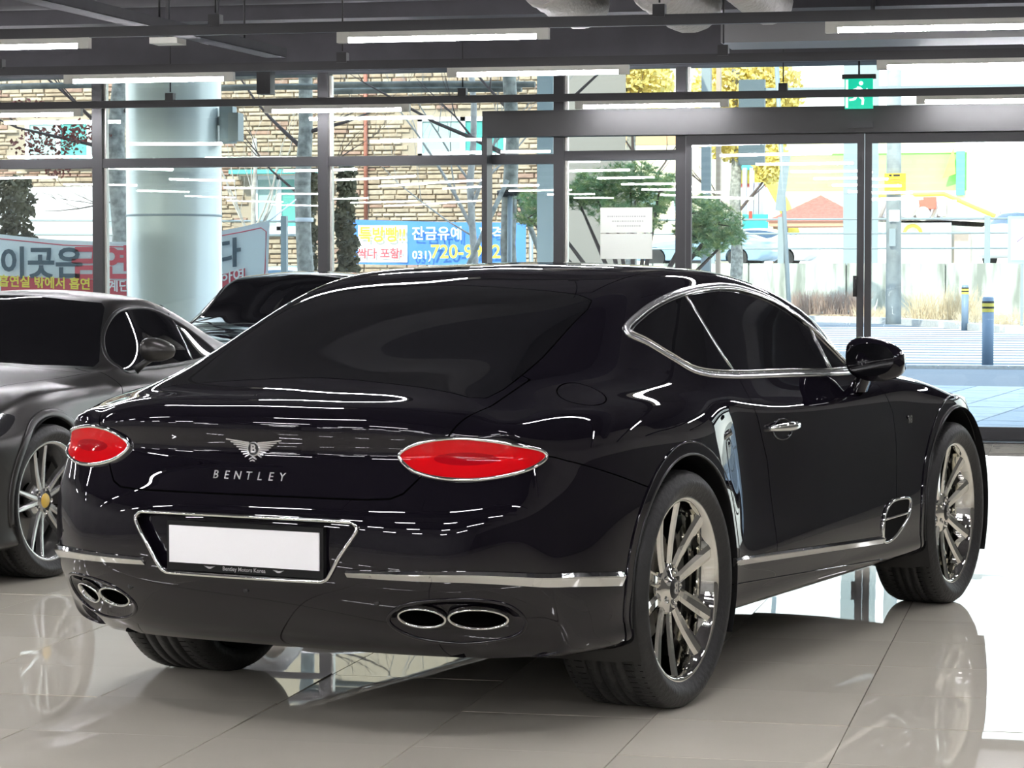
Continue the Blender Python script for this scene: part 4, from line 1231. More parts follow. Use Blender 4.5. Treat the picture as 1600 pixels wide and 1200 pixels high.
make_wheel(gt,2.72,1,.845,.275,.345,.270,75,steer=math.radians(-7),style='star',mats=gm)
make_wheel(gt,2.72,-1,.845,.275,.345,.270,75,steer=math.radians(-7),style='star',mats=gm)
make_wheel(gt,0,1,.835,.30,.345,.270,10,style='star',mats=gm)
make_wheel(gt,0,-1,.835,.30,.345,.270,10,style='star',mats=gm)
# black sports coupe behind, sharing the body meshes
def clone(src,dst,over=None,paint=None,newpaint=None,wheel_ok=True):
    for o in src.children:
        n=o.copy()
        if paint and o.type=='MESH' and o.data.materials and o.data.materials[0]==paint:
            n.data=o.data.copy();n.data.materials[0]=newpaint
        link(n,dst)
        for c in o.children:
            d=c.copy();link(d,n)
gt2=empty('sports_car',(-5.36,18.85,0),math.radians(262),'glossy black low coupe parked behind the other two, only its roof and glass showing','car')
clone(gt,gt2,paint=M['grey_paint'],newpaint=M['black_paint'])
gt2.scale=(1,1,1.082)
# ---------------- outside: street, planting, buildings ----------------
def P2(px,py,Y):
    """picture point on the vertical plane at distance Y along the street axis (used for laying out the street)"""
    ya=YAW;d=Vector((math.cos(ya)*math.cos(-.0436),math.sin(ya)*math.cos(-.0436),math.sin(-.0436)))
    r=d.cross(Vector((0,0,1))).normalized();u=r.cross(d);v=d+r*((px-800)/FPX)+u*((600-py)/FPX);t=Y/v.y
    return Vector((v.x*t,Y,1.3627+v.z*t))
M['asphalt']=mat('asphalt',(.15,.18,.21),.9,noise=(6,.1))
M['slab']=mat('paving_slab',(.40,.45,.50),.85,noise=(5,.08))
M['slab2']=mat('paler_paving_slab',(.50,.55,.60),.85,noise=(5,.08))
M['kerb']=mat('granite_kerb',(.50,.50,.49),.8,noise=(20,.12))
M['road_paint']=mat('white_road_paint',(.85,.86,.88),.7)
M['soil']=mat('dry_leaf_litter',(.42,.34,.25),.95,noise=(14,.35))
M['concrete']=None
def concrete():
    m=bpy.data.materials.new('stained_concrete');m.use_nodes=True;t=m.node_tree;b=t.nodes['Principled BSDF'];b.inputs['Roughness'].default_value=.85
    tc=t.nodes.new('ShaderNodeTexCoord');mp=t.nodes.new('ShaderNodeMapping');mp.inputs['Scale'].default_value=(2.4,1,.35)
    n=t.nodes.new('ShaderNodeTexNoise');n.inputs['Scale'].default_value=1.6;n.inputs['Detail'].default_value=8
    cr=t.nodes.new('ShaderNodeValToRGB');cr.color_ramp.elements[0].position=.36;cr.color_ramp.elements[0].color=(.24,.27,.24,1);cr.color_ramp.elements[1].position=.56;cr.color_ramp.elements[1].color=(.50,.54,.50,1)
    t.links.new(tc.outputs['Object'],mp.inputs[0]);t.links.new(mp.outputs[0],n.inputs['Vector']);t.links.new(n.outputs['Fac'],cr.inputs[0]);t.links.new(cr.outputs[0],b.inputs['Base Color']);return m
M['concrete']=concrete()
M['galv']=mat('galvanised_grey',(.30,.36,.38),.5,.3)
M['pole']=mat('pole_concrete',(.36,.40,.40),.8,noise=(3,.15))
struct(MB().box((-90,21.4,-.22),(60,200,-.03)).build('ground',M['asphalt']))
# pavement of slabs outside the door
pv=MB().box((-30,21.12,-.04),(12,37.2,-.022)).build('pavement',mat('dark_joint_sand',(.22,.24,.26),.9));struct(pv)
sm_=MB().add([(.012,.012,0),(.595,.012,0),(.595,.595,0),(.012,.595,0),(.012,.012,-.02),(.595,.012,-.02),(.595,.595,-.02),(.012,.595,-.02)],[(0,1,2,3),(0,4,5,1),(1,5,6,2),(2,6,7,3),(3,7,4,0)])
s1=sm_.mesh('paving_slab');s1.materials.append(M['slab']);s2=sm_.mesh('paving_slab');s2.materials.append(M['slab2'])
ang=math.radians(-7);cnt=0
for j in range(0,26):
    for i in range(-14,12):
        lx=i*.61;ly=j*.61;x=-1.2+lx*math.cos(ang)-ly*math.sin(ang);y=21.6+lx*math.sin(ang)+ly*math.cos(ang)
        if y<21.2 or y>36.4 or x>6 or x<-5.6 - (y-21)*.0 or cnt>=296: continue
        cnt+=1;inst('paving_slab',s2 if (i+7)%5<2 else s1,pv,(x,y,-.010+RNG.normal(0,.0008)),(0,0,ang))
ks=MB().box((0,0,-.1),(.98,.18,.03)).mesh('kerb_stone');ks.materials.append(M['kerb'])
kb=MB().box((-30,37.22,-.1),(12,37.38,-.01)).build('trim_20',M['kerb']);struct(kb)
for i in range(26): inst('kerb_stone',ks,kb,(-14+i*1.0,37.21,0),(0,0,0))
# zebra crossing
zb=empty('zebra_crossing',(-2,48,0),0,'white striped zebra crossing painted across the street outside the door','road marking')
for k in range(17):
    y=38.6+k*1.25*(1+.02*k); x0=-5.2 if k>4 else -3.4+.0*k
    MB().box((x0-(-2)-.35*k*.3,y-48,-.03),(7,y-48+.55,-.024)).build('stripe',M['road_paint'],zb)
# far kerb, planting bed, retaining wall
c0=[P2(1290,503,73),P2(1410,505,70),P2(1500,514,62),P2(1620,528,55)]
bedv=[(-30,76),(-8.6,74),(-5.0,70.5),(-3.2,66),(-1.4,60),(2,57),(14,56),(14,84),(-30,84)]
struct(MB().prism(bedv,-.03,.10).build('planting_bed',M['soil']))
kk=MB()
for a,b in zip(bedv[:6],bedv[1:7]):
    a=Vector((*a,0));b=Vector((*b,0));n=(b-a).normalized();p=Vector((n.y,-n.x,0))*.45
    kk.add([a+p+Vector((0,0,-.03)),b+p+Vector((0,0,-.03)),b+Vector((0,0,-.03)),a+Vector((0,0,-.03)),a+p+Vector((0,0,.14)),b+p+Vector((0,0,.14)),b+Vector((0,0,.14)),a+Vector((0,0,.14))],[(0,3,2,1),(4,5,6,7),(0,1,5,4),(1,2,6,5),(2,3,7,6),(3,0,4,7)])
o=kk.build('trim_21',M['kerb']);struct(o)
rw=MB().box((-40,78.4,-.03),(14,79.4,1.60)).build('wall_retaining',M['concrete']);struct(rw)
for k in range(18):
    x0=-40+k*3.0
    if x0+2.97<14: MB().box((x0,78.3,-.03),(x0+2.96,78.4,1.66)).build('wall_panel',M['concrete'],rw)
# raised lot behind the wall
struct(MB().box((-60,79.4,-.03),(30,190,1.55)).build('raised_lot',mat('pale_lot_paving',(.50,.50,.47),.9)))
rl=empty('railing',(-13,78.9,1.6),0,'grey metal railing with three rails on top of the concrete retaining wall','railing')
for z in(.52,.98,1.42): MB().tube([(-25,0,z),(24,0,z)],.03,8).build('rail',M['galv'],rl)
for x in(-16.8,-10.4,-3.9-.0,1.75,3.9,10.2,16.5): MB().box((x-.09,-.06,0),(x+.09,.06,1.50)).build('post',M['galv'],rl)
# bollards
for i,(x,y,h) in enumerate([(-1.33,38.0,1.02),(-2.75,62.8,1.1)]):
    m=MB();m.lathe([(0.0,0),(.085,0),(.085,h-.13),(.082,h-.13),(.082,h-.02),(.07,h),(0,h)],18)
    o=m.build('bollard',mat('blue_grey_paint',(.20,.28,.38),.5),None,(x,y,-.01 if i==0 else -.03))
    tagit(o,['blue grey bollard with reflective bands at the near kerb, nearer of the two','slim blue grey bollard across the crossing, farther of the two'][i],'bollard')
    MB().lathe([(.087,h-.22),(.0875,h-.14),(.087,h-.06)],18).build('reflective_band',mat('band_yellow',(.75,.62,.12),.5),o)
    MB().lathe([(.088,h-.17),(.088,h-.14)],18).build('black_band',M['track'],o)
    MB().lathe([(.088,h-.09),(.088,h-.06)],18).build('black_band',M['track'],o)
# dry hedge: many twigs
def twigs(n,box,h,rad,seed,lean=.25):
    r=random.Random(seed);m=MB()
    for _ in range(n):
        x=r.uniform(box[0],box[1]);y=r.uniform(box[2],box[3]);p=Vector((x,y,0));pts=[p]
        d=Vector((r.uniform(-lean,lean),r.uniform(-lean,lean),1)).normalized();L=h*r.uniform(.6,1.05)
        for k in range(3):
            d=(d+Vector((r.uniform(-.25,.25),r.uniform(-.25,.25),0))).normalized();p=p+d*L/3;pts.append(p)
        m.tube(pts,[rad,rad*.8,rad*.6,rad*.3],3,caps=False,smooth=False)
        for q in range(2):
            a=pts[r.randint(1,2)];b=a+Vector((r.uniform(-.15,.15),r.uniform(-.1,.1),r.uniform(.1,.25)));m.tube([a,b],[rad*.5,rad*.2],3,caps=False,smooth=False)
    return m
tw=mat('dry_twig',(.36,.27,.23),.9);dg=mat('dry_grass',(.62,.52,.36),.9)
o=twigs(620,(-1.05,1.05,-.5,.5),.80,.008,1).build('dry_hedge',tw,None,(-7.2,74.6,.10),fix=False);tagit(o,'bare brown clipped hedge in front of the concrete wall, left of the door post','hedge')
m=MB().prism([(x*1.05,y*.5) for x,y in ell(0,0,1,1,16)],0,.06).build('leaf_litter',M['soil'],o);
o=twigs(420,(-1.3,1.6,-1,1),.30,.006,2,.9).build('dry_grass_tuft',dg,None,(-4.9,72.2,.10),fix=False);tagit(o,'low tangle of dry grass and leaves at the foot of the big pole','dry grass')
o=twigs(360,(-.9,.9,-.6,.6),.95,.007,3,.5).build('dry_grass_tuft',dg,None,(-3.6,70.2,.10),fix=False);tagit(o,'tall straw coloured dry grass clump against the concrete wall right of the pole','dry grass')
o=twigs(420,(-1.4,1.8,-.8,.8),.35,.006,4,.9).build('dry_grass_tuft',dg,None,(-1.6,64,.10),fix=False);tagit(o,'low dry grass at the far right of the planting bed','dry grass')
# utility pole with yellow sign and label
def pole(name,pts,rad,m,label,cat,n=16):
    o=MB().tube(pts,rad,n).build(name,m);return tagit(o,label,cat)
b=P2(1396,495,66);t_=P2(1397,60,66)
up=pole('utility_pole',[(b.x,66,.05),(t_.x,66,9.0)],[.20,.17],M['pole'],'thick grey concrete utility pole with a yellow sign, seen through the right door','pole')
a=P2(1382,271,65.7);c_=P2(1415,303,65.7)
ys=MB().box((a.x,65.72,c_.z),(c_.x,65.76,a.z)).build('pole_sign',mat('sign_yellow',(.95,.62,.04),.6),up)
for k,(u0,u1,v) in enumerate([(.22,.34,.86),(.42,.72,.86),(.2,.75,.70),(.3,.8,.58),(.2,.78,.18)]):
    MB().box((a.x+(c_.x-a.x)*u0,65.71,c_.z+(a.z-c_.z)*v),(a.x+(c_.x-a.x)*u1,65.72,c_.z+(a.z-c_.z)*(v+(.09 if k<2 else .03)))).build('sign_print',M['track'] if k<2 else mat('faint_red_print',(.6,.25,.1),.7),ys)
a=P2(1389,328,65.7);c_=P2(1405,346,65.7);MB().box((a.x,65.74,c_.z),(c_.x,65.78,a.z)).build('pole_label',M['road_paint'],up)
MB().box((b.x-.1,65.7,2.05),(b.x+.06,65.8,2.5)).build('junction_box',M['galv'],up)
# leaning grey pole, double posts, signal box
b=P2(1236,486,50);t_=P2(1213,90,50);o=pole('street_pole',[(b.x,50,-.03),(t_.x,50,t_.z)],.045,M['galv'],'thin grey leaning street pole behind the left glass door','pole',10)
q=P2(1216,262,50);MB().obox((q.x+.09,50,q.z-.3),(.16,.08,1.1),ry=math.radians(7)).build('pole_box',M['galv'],o)
for i,(px,Y,w_) in enumerate([(1103,60,.11),(1122,60,.05),(1344,82,.55)]):
    b=P2(px,470,Y);o=MB().box((b.x-w_,Y-.1,-.03),(b.x+w_,Y+.1,12)).build('street_post',M['galv'] if i!=1 else mat('brown_post',(.45,.36,.28),.7)); tagit(o,['wide pale grey post left of the glass door','narrow brown post right beside the wide pale post','tall dark blue grey pillar behind the door post'][i],'post')
    MB().box((b.x-w_-.04,Y-.14,-.03),(b.x+w_+.04,Y+.14,.12)).build('post_base',M['pole'],o)
a=P2(1155,125,60);c_=P2(1195,258,60);o=MB().box((a.x,59.9,c_.z),(c_.x,60.1,a.z)).build('hanging_sign_box',mat('slate_box',(.10,.14,.16),.5));tagit(o,'dark slate rectangular sign box hanging beside the turquoise tower','sign')
MB().box((c_.x,59.97,a.z-.3),(c_.x+.0+8,60.03,a.z-.2)).build('sign_arm',M['galv'],o); MB().box((c_.x+8,59.9,-.03),(c_.x+8.2,60.1,a.z)).build('sign_post',M['galv'],o)
# playground tower
pt=empty('play_tower',(P2(1155,300,104).x,104,1.55),0,'turquoise and yellow playground tower with white posts behind the pine','play tower')
cy_=mat('turquoise_panel',(.10,.80,.78),.5);yl=mat('yellow_panel',(.95,.75,.12),.5);wp=mat('lilac_white_post',(.80,.80,.95),.5);rd=mat('red_panel',(.8,.15,.1),.5)
def rel(px,py,Y,root): p=P2(px,py,Y);return p-Vector(root.location)
def panel(root,name,px0,py0,px1,py1,Y,m,d=.15):
    a=rel(px0,py0,Y,root);b=rel(px1,py1,Y,root);return MB().box((a.x,a.y,b.z),(b.x,a.y+d,a.z)).build(name,m,root)
panel(pt,'roof_panel',1123,222,1154,262,104,cy_,2);panel(pt,'lower_panel',1123,264,1192,287,104,yl,1.5);panel(pt,'canopy',1123,252,1182,265,103.8,cy_,2)
for i,px in enumerate([1163,1174,1182,1190]): panel(pt,'white_post',px-3,262 if i<2 else 285,px+3,362 if i<2 else 340,103.5,wp,.3)
panel(pt,'climbing_panel',1160,335,1200,362,103.2,cy_,.1);panel(pt,'red_arrow',1170,330,1175,342,103.1,rd,.1);panel(pt,'deck',1123,287,1192,291,104,rd,1.5)
for px in(1126,1190): panel(pt,'leg',px-2,287,px+2,440,104,yl,.3)
o=MB().tube([rel(1188,262,103,pt),rel(1205,285,102,pt),rel(1225,320,101,pt),rel(1240,365,100.5,pt)],[.25,.25,.25,.25],10).build('slide',yl,pt)
# pavilion with red pyramid roof
pc=P2(1278,345,95);pav=empty('pavilion',(pc.x,96,1.55),0,'small pavilion with a red brown tiled pyramid roof behind the parked cars','pavilion')
rt=mat('red_brown_shingle',(.40,.15,.11),.8,noise=(8,.15));R_=1.85;zb=1.72;zt=2.72
courses=7
for k in range(courses):
    t0=k/courses;t1=(k+1)/courses+.02
    r0=R_*(1-t0);r1=R_*(1-t1);z0=zb+(zt-zb)*t0;z1=zb+(zt-zb)*min(1,t1)
    MB().add([(-r0,-r0,z0),(r0,-r0,z0),(r0,r0,z0),(-r0,r0,z0),(-max(r1,0),-max(r1,0),z1+.02),(max(r1,0),-max(r1,0),z1+.02),(max(r1,0),max(r1,0),z1+.02),(-max(r1,0),max(r1,0),z1+.02)],[(0,1,5,4),(1,2,6,5),(2,3,7,6),(3,0,4,7),(0,3,2,1)]).build('roof_course',rt,pav)
MB().box((-1.75,-1.75,zb-.18),(1.75,1.75,zb)).build('roof_beam',mat('terracotta_beam',(.62,.33,.22),.8),pav)
for x in(-1.5,1.5):
    for y in(-1.5,1.5): MB().box((x-.1,y-.1,0),(x+.1,y+.1,zb-.18)).build('post',mat('timber',(.3,.2,.13),.8),pav)
# green and yellow play wall
gw=empty('painted_wall',(-9.5,121,1.55),0,'large pale green and yellow painted wall in the sunny background','wall')
gm_=mat('fresh_green_paint',(.36,.72,.22),.8,noise=(.4,.1));ym_=mat('pale_yellow_paint',(.95,.88,.50),.8)
panel(gw,'green_panel',1215,236,1510,302,121,gm_,.3);panel(gw,'yellow_coping',1150,222,1512,238,120.9,ym_,.4);panel(gw,'yellow_footing',1150,300,1512,345,120.8,ym_,.5)
panel(gw,'bright_green_pier',1494,236,1507,305,120.6,mat('bright_green_paint',(.15,.75,.35),.8),.5)
q=rel(1488,248,120.5,gw);MB().prism([(q.x-.45,q.z-.9),(q.x+.15,q.z-.7),(q.x+.05,q.z+.5)],q.y,q.y+.1,'y').build('orange_pennant',mat('orange_cloth',(.95,.4,.15),.8),gw)
# low tiled house at right
hs=empty('low_house',(P2(1450,380,108).x,109,1.55),0,'low white walled house with a yellow edged tiled roof, stores on its roof edge','house')
ww=mat('cream_wall',(.80,.76,.66),.9);tl=mat('grey_roof_tile',(.35,.30,.28),.8)
panel(hs,'wall',1365,345,1560,428,109,ww,3)
a=rel(1365,305,109,hs);b=rel(1560,345,109,hs)
MB().add([(a.x,0,a.z-.9),(b.x,0,b.z-.1),(b.x,4,b.z+.6),(a.x,4,a.z+.1),(a.x,0,a.z-1.1),(b.x,0,b.z-.3),(b.x,4,b.z+.4),(a.x,4,a.z-.1)],[(0,1,2,3),(4,7,6,5),(0,4,5,1),(1,5,6,2),(2,6,7,3),(3,7,4,0)]).build('roof',tl,hs)
e0=rel(1366,306,108.5,hs);e1=rel(1475,303,108.5,hs);e2=rel(1555,338,108.5,hs)
MB().tube([e0,e1,e2],.10,6).build('yellow_ridge',yl,hs)
for k in range(14):
    p=rel(1368+k*9,312+0*k,108.3,hs)+Vector((0,0,0));MB().tube([p,p+Vector((-.25,-.3,-.75))],.07,6).build('roof_tile_rib',ww if k%2 else tl,hs)
panel(hs,'red_tub',1436,308,1462,326,107.5,rd,.6);panel(hs,'white_canister',1466,312,1479,337,107.4,ww,.4);panel(hs,'white_canister',1481,312,1494,337,107.4,ww,.4)
p=rel(1418,322,107.5,hs);MB().lathe([(0,-.5),(.25,-.43),(.43,-.25),(.5,0),(.43,.25),(.25,.43),(0,.5)],16,'y',(p.x,p.y,p.z)).build('white_tank',ww,hs)
p=rel(1442,334,107,hs);MB().lathe([(0,-.3),(.2,-.25),(.3,0),(.2,.25),(0,.3)],14,'y',(p.x,p.y,p.z)).build('white_tank',ww,hs)
panel(hs,'brown_door',1491,365,1516,412,108.7,mat('tan_door',(.62,.48,.38),.8),.2);panel(hs,'white_board',1406,348,1486,412,108.6,M['road_paint'],.1)
p=rel(1426,362,108.4,hs);MB().lathe([(.28,-.03),(.42,-.03),(.42,.03),(.28,.03)],20,'y',(p.x,p.y,p.z-.1),closed=True,a0=0,a1=PI).build('yellow_arch_logo',yl,hs)
# poster stand at right edge
po=MB();a=P2(1575,338,60);b=P2(1640,412,60);po.box((a.x,59.95,b.z),(b.x,60,a.z));o=po.build('poster_board',mat('pale_cyan_board',(.35,.78,.80),.6));tagit(o,'white poster board with a pale cyan border at the right edge of the view','board')
MB().box((a.x+.08,59.93,b.z+.08),(b.x-.08,59.95,a.z-.08)).build('poster_sheet',M['road_paint'],o);MB().box((a.x+.3,59.96,-.03),(a.x+.36,60.0,b.z)).build('board_leg',M['galv'],o);MB().box((b.x-.36,59.96,-.03),(b.x-.3,60.0,b.z)).build('board_leg',M['galv'],o)
MB().tube([(a.x+.2,59.92,b.z+.5),(a.x+.5,59.92,b.z+.75),(a.x+.9,59.92,b.z+.7)],.015,5).build('poster_drawing',mat('lilac_print',(.6,.45,.6),.7),o)

# background parked cars (small): simple sedans sharing one body surface
M['car_white']=mat('white_car_paint',(.70,.71,.73),.15,coat=1);M['car_blue']=mat('pale_blue_car_paint',(.28,.42,.55),.15,coat=1);M['car_glass']=mat('blue_car_glass',(.05,.09,.14),.05);M['car_silver']=mat('silver_car_paint',(.55,.58,.62),.2,.3,coat=1)
sedan_surf=surface_of(coupe_rings,2)
def sedan(loc,rz,paint,label,sc_=(1,1,1)):
    r=empty('parked_car',loc,rz,label,'car','parked cars behind the retaining wall');r.scale=sc_
    S=sedan_surf
    for cx in(0,2.84):
        f=np.hypot(S[0][:,0]-cx,S[0][:,2]-.35)-.38;f=np.where((np.abs(S[0][:,1])>.6)&(S[0][:,2]<.95),f,np.abs(f)+.5);S=clip(S,f)[1]
    g,S=clip(S,side_f(S,DLO,.58,lambda c,n:(c[:,2]>.93)&(np.abs(c[:,1])>.5)))
    for s in(0,1): surf_obj('side_window',split_lr(g)[s],M['car_glass'],r)
    g,S=clip(S,top_f(S,RG,lambda c:(c[:,2]>.96)&(c[:,0]<.6)));surf_obj('rear_window',g,M['car_glass'],r)
    g,S=clip(S,top_f(S,WS,lambda c:(c[:,2]>.97)&(c[:,0]>1.2)));surf_obj('windscreen',g,M['car_glass'],r)
    surf_obj('body_shell',S,paint,r)
    me=None
    for x in(0,2.84):
        for sg in(-1,1):
            if me is None:
                me=MB().lathe([(0,-.1),(.22,-.1),(.33,-.1),(.33,.1),(.22,.1),(0,.09)],20,'y',smooth=False).mesh('wheel');me.materials.append(M['rubber'])
            inst('wheel',me,r,(x,sg*.82,.33))
        hc=MB().lathe([(0,0),(.20,.0),(.21,-.02)],16,'y').mesh('hub_cap')
    for sg in(-1,1): MB().lathe([(0,-.1),(.06,-.06),(.075,0),(.06,.06),(0,.1)],10,'y',(1.82,sg*1.0,1.03)).build('wing_mirror',paint,r)
    return r
a=P2(1285,400,86);sedan((a.x-1.2,86,1.55),math.radians(178),M['car_white'],'white car with dark side window parked above the wall, under the red roof',(1.05,1,.95))
a=P2(1150,400,83);sedan((a.x+.4,82.6,1.55),math.radians(168),M['car_blue'],'pale blue car parked above the wall behind the pine',(1,1,.90))
a=P2(1580,390,84);sedan((a.x,84.5,1.55),math.radians(60),M['car_white'],'white vehicle with blue glass parked above the wall at the far right',(1,1,1.35))
a=P2(880,400,70);sedan((a.x-1,62,-.03),math.radians(182),M['car_silver'],'silver car parked beyond the pine trunk',(1,1,1.2))
a=P2(430,400,45);sedan((a.x+1.2,45.2,-.03),math.radians(180),M['car_silver'],'silver car parked in front of the stone building between tree and banner',(1,1,1.1))
# ---------------- column, stone building, banners, trees ----------------
M['column']=mat('pale_green_enamel',(.74,.80,.75),.28,.1,coat=.4)
col=MB().lathe([(.0,0),(.47,0),(.47,.12),(.445,.13),(.445,3.98)],56)
for z in(1.95,): pass
o=col.build('round_column',M['column'],None,(-8.30,22.62,-.012));tagit(o,'large pale green round column outside the glass, left of centre','column')
MB().lathe([(.447,1.9),(.449,1.905),(.449,1.915),(.447,1.92)],56).build('panel_joint',M['galv'],o)
cb=MB().box((.47,-.06,1.22+1.36),(.60,.06,2.92)).box((.44,-.02,2.75),(.50,.02,2.83)).build('camera_box',M['galv'],o)  # camera box bracketed to the column's right side, gives no light
MB().box((.56,-.08,2.60),(.66,.08,2.86)).build('camera_head',mat('grey_camera_head',(.33,.37,.36),.5),cb)
# pale steel posts outside
for i,(px,Y,w_,lab) in enumerate([(854,26,.085,'pale blue grey square steel post just outside the glass, right of the blue banner')]):
    b=P2(px,400,Y);o=MB().box((b.x-w_,Y-.08,-.03),(b.x+w_,Y+.08,3.98)).build('steel_post',mat('pale_steel',(.55,.66,.68),.45,.1));tagit(o,lab,'post');MB().box((b.x-w_-.06,Y-.14,-.03),(b.x+w_+.06,Y+.14,.05)).build('base_plate',M['galv'],o)
# stone clad building
BY=48.0
bld=empty('stone_building',(-16,BY,0),0,'building clad in cream split stone with white framed teal windows, beyond the glass at left','building')
core_m=mat('stone_mortar',(.40,.34,.26),.9)
MB().box((-14,.03,-.03),(5.9,9,9)).build('wall',core_m,bld)
SM=[mat('cream_stone',(.45,.37,.27),.9,noise=(9,.15)),mat('beige_stone',(.41,.32,.225),.9,noise=(9,.15)),mat('pinkish_stone',(.38,.25,.19),.9,noise=(9,.15)),mat('pale_stone',(.50,.43,.33),.9,noise=(9,.12))]
wins=[(-20.76+16,-19.35+16,3.55,4.43),(-12.6+16,-10.80+16,3.60,4.38),(-15.95+16,-14.9+16,2.20,3.28)]
rs=random.Random(11);z=1.2;st=[]
while z<5.65:
    h=rs.uniform(.055,.10);x=-8+16-16-.2
    x=-6.2
    while x<5.9:
        L=rs.uniform(.16,.46);x1=min(x+L,5.9)
        if not any(a-.12<x1 and x<b+.12 and c-.1<z+h and z<d+.1 for a,b,c,d in wins):
            r_=rs.random();k=(2 if (3.28<z<3.5 and x<1.5 and r_<.7) or (r_<.08) else 0 if r_<.5 else 1 if r_<.78 else 3)
            st.append((x,x1,z,h,rs.uniform(.0,.045),k))
        x=x1+.010
    z+=h+.009
def stone_faces(m,x,x1,z,h,d):
    c=.012;m.add([(x,.05,z),(x1,.05,z),(x1,.05,z+h),(x,.05,z+h),(x+c,-d,z+c),(x1-c,-d+.006,z+c),(x1-c,-d,z+h-c),(x+c,-d+.006,z+h-c)],[(4,5,6,7),(0,1,5,4),(1,2,6,5),(2,3,7,6),(3,0,4,7)])
order=sorted(range(len(st)),key=lambda i:-(st[i][1]-st[i][0])*st[i][3])
big=set(order[:298]);joined=[MB() for _ in SM]
for i,(x,x1,z,h,d,k) in enumerate(st):
    if i in big:
        m=MB();stone_faces(m,0,x1-x,0,h,d);q=m.build('stone',SM[k],bld,(x,0,z),fix=False)
    else: stone_faces(joined[k],x,x1,z,h,d)
for k,m in enumerate(joined):
    q=m.build('small_stones',SM[k],bld,fix=False);q['kind']='stuff'
wf=mat('white_window_frame',(.80,.84,.84),.5);tg=mat('teal_window_glass',(.10,.40,.36),.08);tg2=mat('pale_teal_blind',(.38,.55,.52),.4)
for a,b,c,d in wins:
    m=MB().box((a,-.03,c),(a+.09,.1,d)).box((b-.09,-.03,c),(b,.1,d)).box((a,-.03,c),(b,.1,c+.08)).box((a,-.03,d-.08),(b,.1,d)).box(((a+b)/2-.05,-.03,c),((a+b)/2+.05,.1,d))
    w_=m.build('window',wf,bld);MB().box((a+.09,.005,c+.08),((a+b)/2-.05,.025,d-.08)).build('pane',tg2,w_);MB().box(((a+b)/2+.05,.005,c+.08),(b-.09,.025,d-.08)).build('pane',tg,w_);MB().box((a-.06,-.12,c-.07),(b+.06,.1,c)).build('window_sill',wf,w_)
MB().box((-.3,-.5,3.30),(1.6,-.08,3.38)).build('door_canopy',mat('teal_canopy',(.10,.45,.42),.5),bld)
MB().tube([(2.36,-.06,2.4),(2.36,-.06,5.6)],.04,6).build('drain_pipe',mat('red_brown_pipe',(.40,.15,.10),.6),bld)
# cloth banners
def cloth(name,pts_top,pts_bot,Y,m,label,cat,nx=28):
    """pts: picture x,y pairs along the top and bottom edges"""
    n=nx;vs=[]
    T=np.array(pts_top,float);B=np.array(pts_bot,float);us=np.linspace(0,1,n+1)
    def ev(A,u):
        s_=np.linspace(0,1,len(A));return float(np.interp(u,s_,A[:,0])),float(pchip(s_,A[:,1],u))
    for u in us:
        for v in np.linspace(0,1,9):
            a=ev(T,u);b=ev(B,u);p=P2(a[0]+(b[0]-a[0])*v,a[1]+(b[1]-a[1])*v,Y);vs.append((p.x,p.y+.02*math.sin(u*9+v*3),p.z))
    fs=[(i*9+k,i*9+k+1,(i+1)*9+k+1,(i+1)*9+k) for i in range(n) for k in range(8)]
    N=len(vs);vs2=[(x,y+.004,z) for x,y,z in vs];fs2=[tuple(q+N for q in f[::-1]) for f in fs]
    o=MB().add(vs+vs2,fs+fs2,True).build(name,m,fix=False);tagit(o,label,cat);return o
def ptext(s,px,py,hpx,Y,m,parent,name='lettering',bold=.02,slope=0,wsc=1.0,spacing=1.0,depth=.004):
    p=P2(px,py,Y);sc_=hpx*Y/FPX/math.cos(math.radians(12))/.74
    me=text_mesh(s,1,.0,bold,spacing)
    for v in me.vertices:
        x=v.co.x*sc_*wsc;z=v.co.y*sc_;v.co=Vector((p.x+x,Y-.03,p.z+z+x*slope))
    me.materials.append(m);me.name=name;o=link(bpy.data.objects.new(name,me),parent);return o
def pband(px0,py0,px1,py1,Y,m,parent,name,dy0=0,dy1=0,off=.025):
    a=P2(px0,py0,Y);b=P2(px1,py0+dy1,Y);c_=P2(px1,py1+dy1,Y);d_=P2(px0,py1,Y)
    v=[(q.x,Y-off,q.z) for q in(a,b,c_,d_)]+[(q.x,Y-off+.003,q.z) for q in(a,b,c_,d_)]
    return MB().add(v,[(0,1,2,3),(7,6,5,4),(0,4,5,1),(1,5,6,2),(2,6,7,3),(3,7,4,0)]).build(name,m,parent)
wcl=mat('pale_blue_white_cloth',(.72,.82,.86),.9);ink=mat('slate_ink',(.07,.11,.14),.9);redi=mat('banner_red',(.60,.09,.12),.9);yeli=mat('banner_yellow',(.85,.72,.10),.9);whi=mat('banner_white',(.75,.78,.80),.9)
wb=cloth('banner',[(-120,352),(-20,364),(100,375),(200,378),(300,369),(380,354),(421,344)],[(-120,505),(0,512),(100,518),(200,520),(300,516),(380,508),(418,500)],25.0,wcl,'white cloth banner with grey and red Korean lettering tied behind the column','banner')
ptext('이곳은',66,414,40,24.97,ink,wb,bold=.03,wsc=.98)
ptext('금연',160,414,42,24.97,redi,wb,bold=.035,wsc=1.0)
ptext('구역입니',262,410,36,24.97,ink,wb,bold=.03,wsc=.75)
ptext('다',357,399,36,24.97,ink,wb,bold=.03,slope=.12)
pts=[P2(x,y,24.965) for x,y in [(-110,361),(0,373),(100,383),(200,386),(300,377),(380,362),(408,356),(416,362),(414,420),(410,480)]]
MB().tube(pts,.006,5).build('border_line',redi,wb)
pband(3,431,200,475,25,redi,wb,'red_band',0,8);pband(200,439,338,480,25,redi,wb,'red_band',0,-8);pband(338,431,384,470,25,redi,wb,'red_band',0,-12)
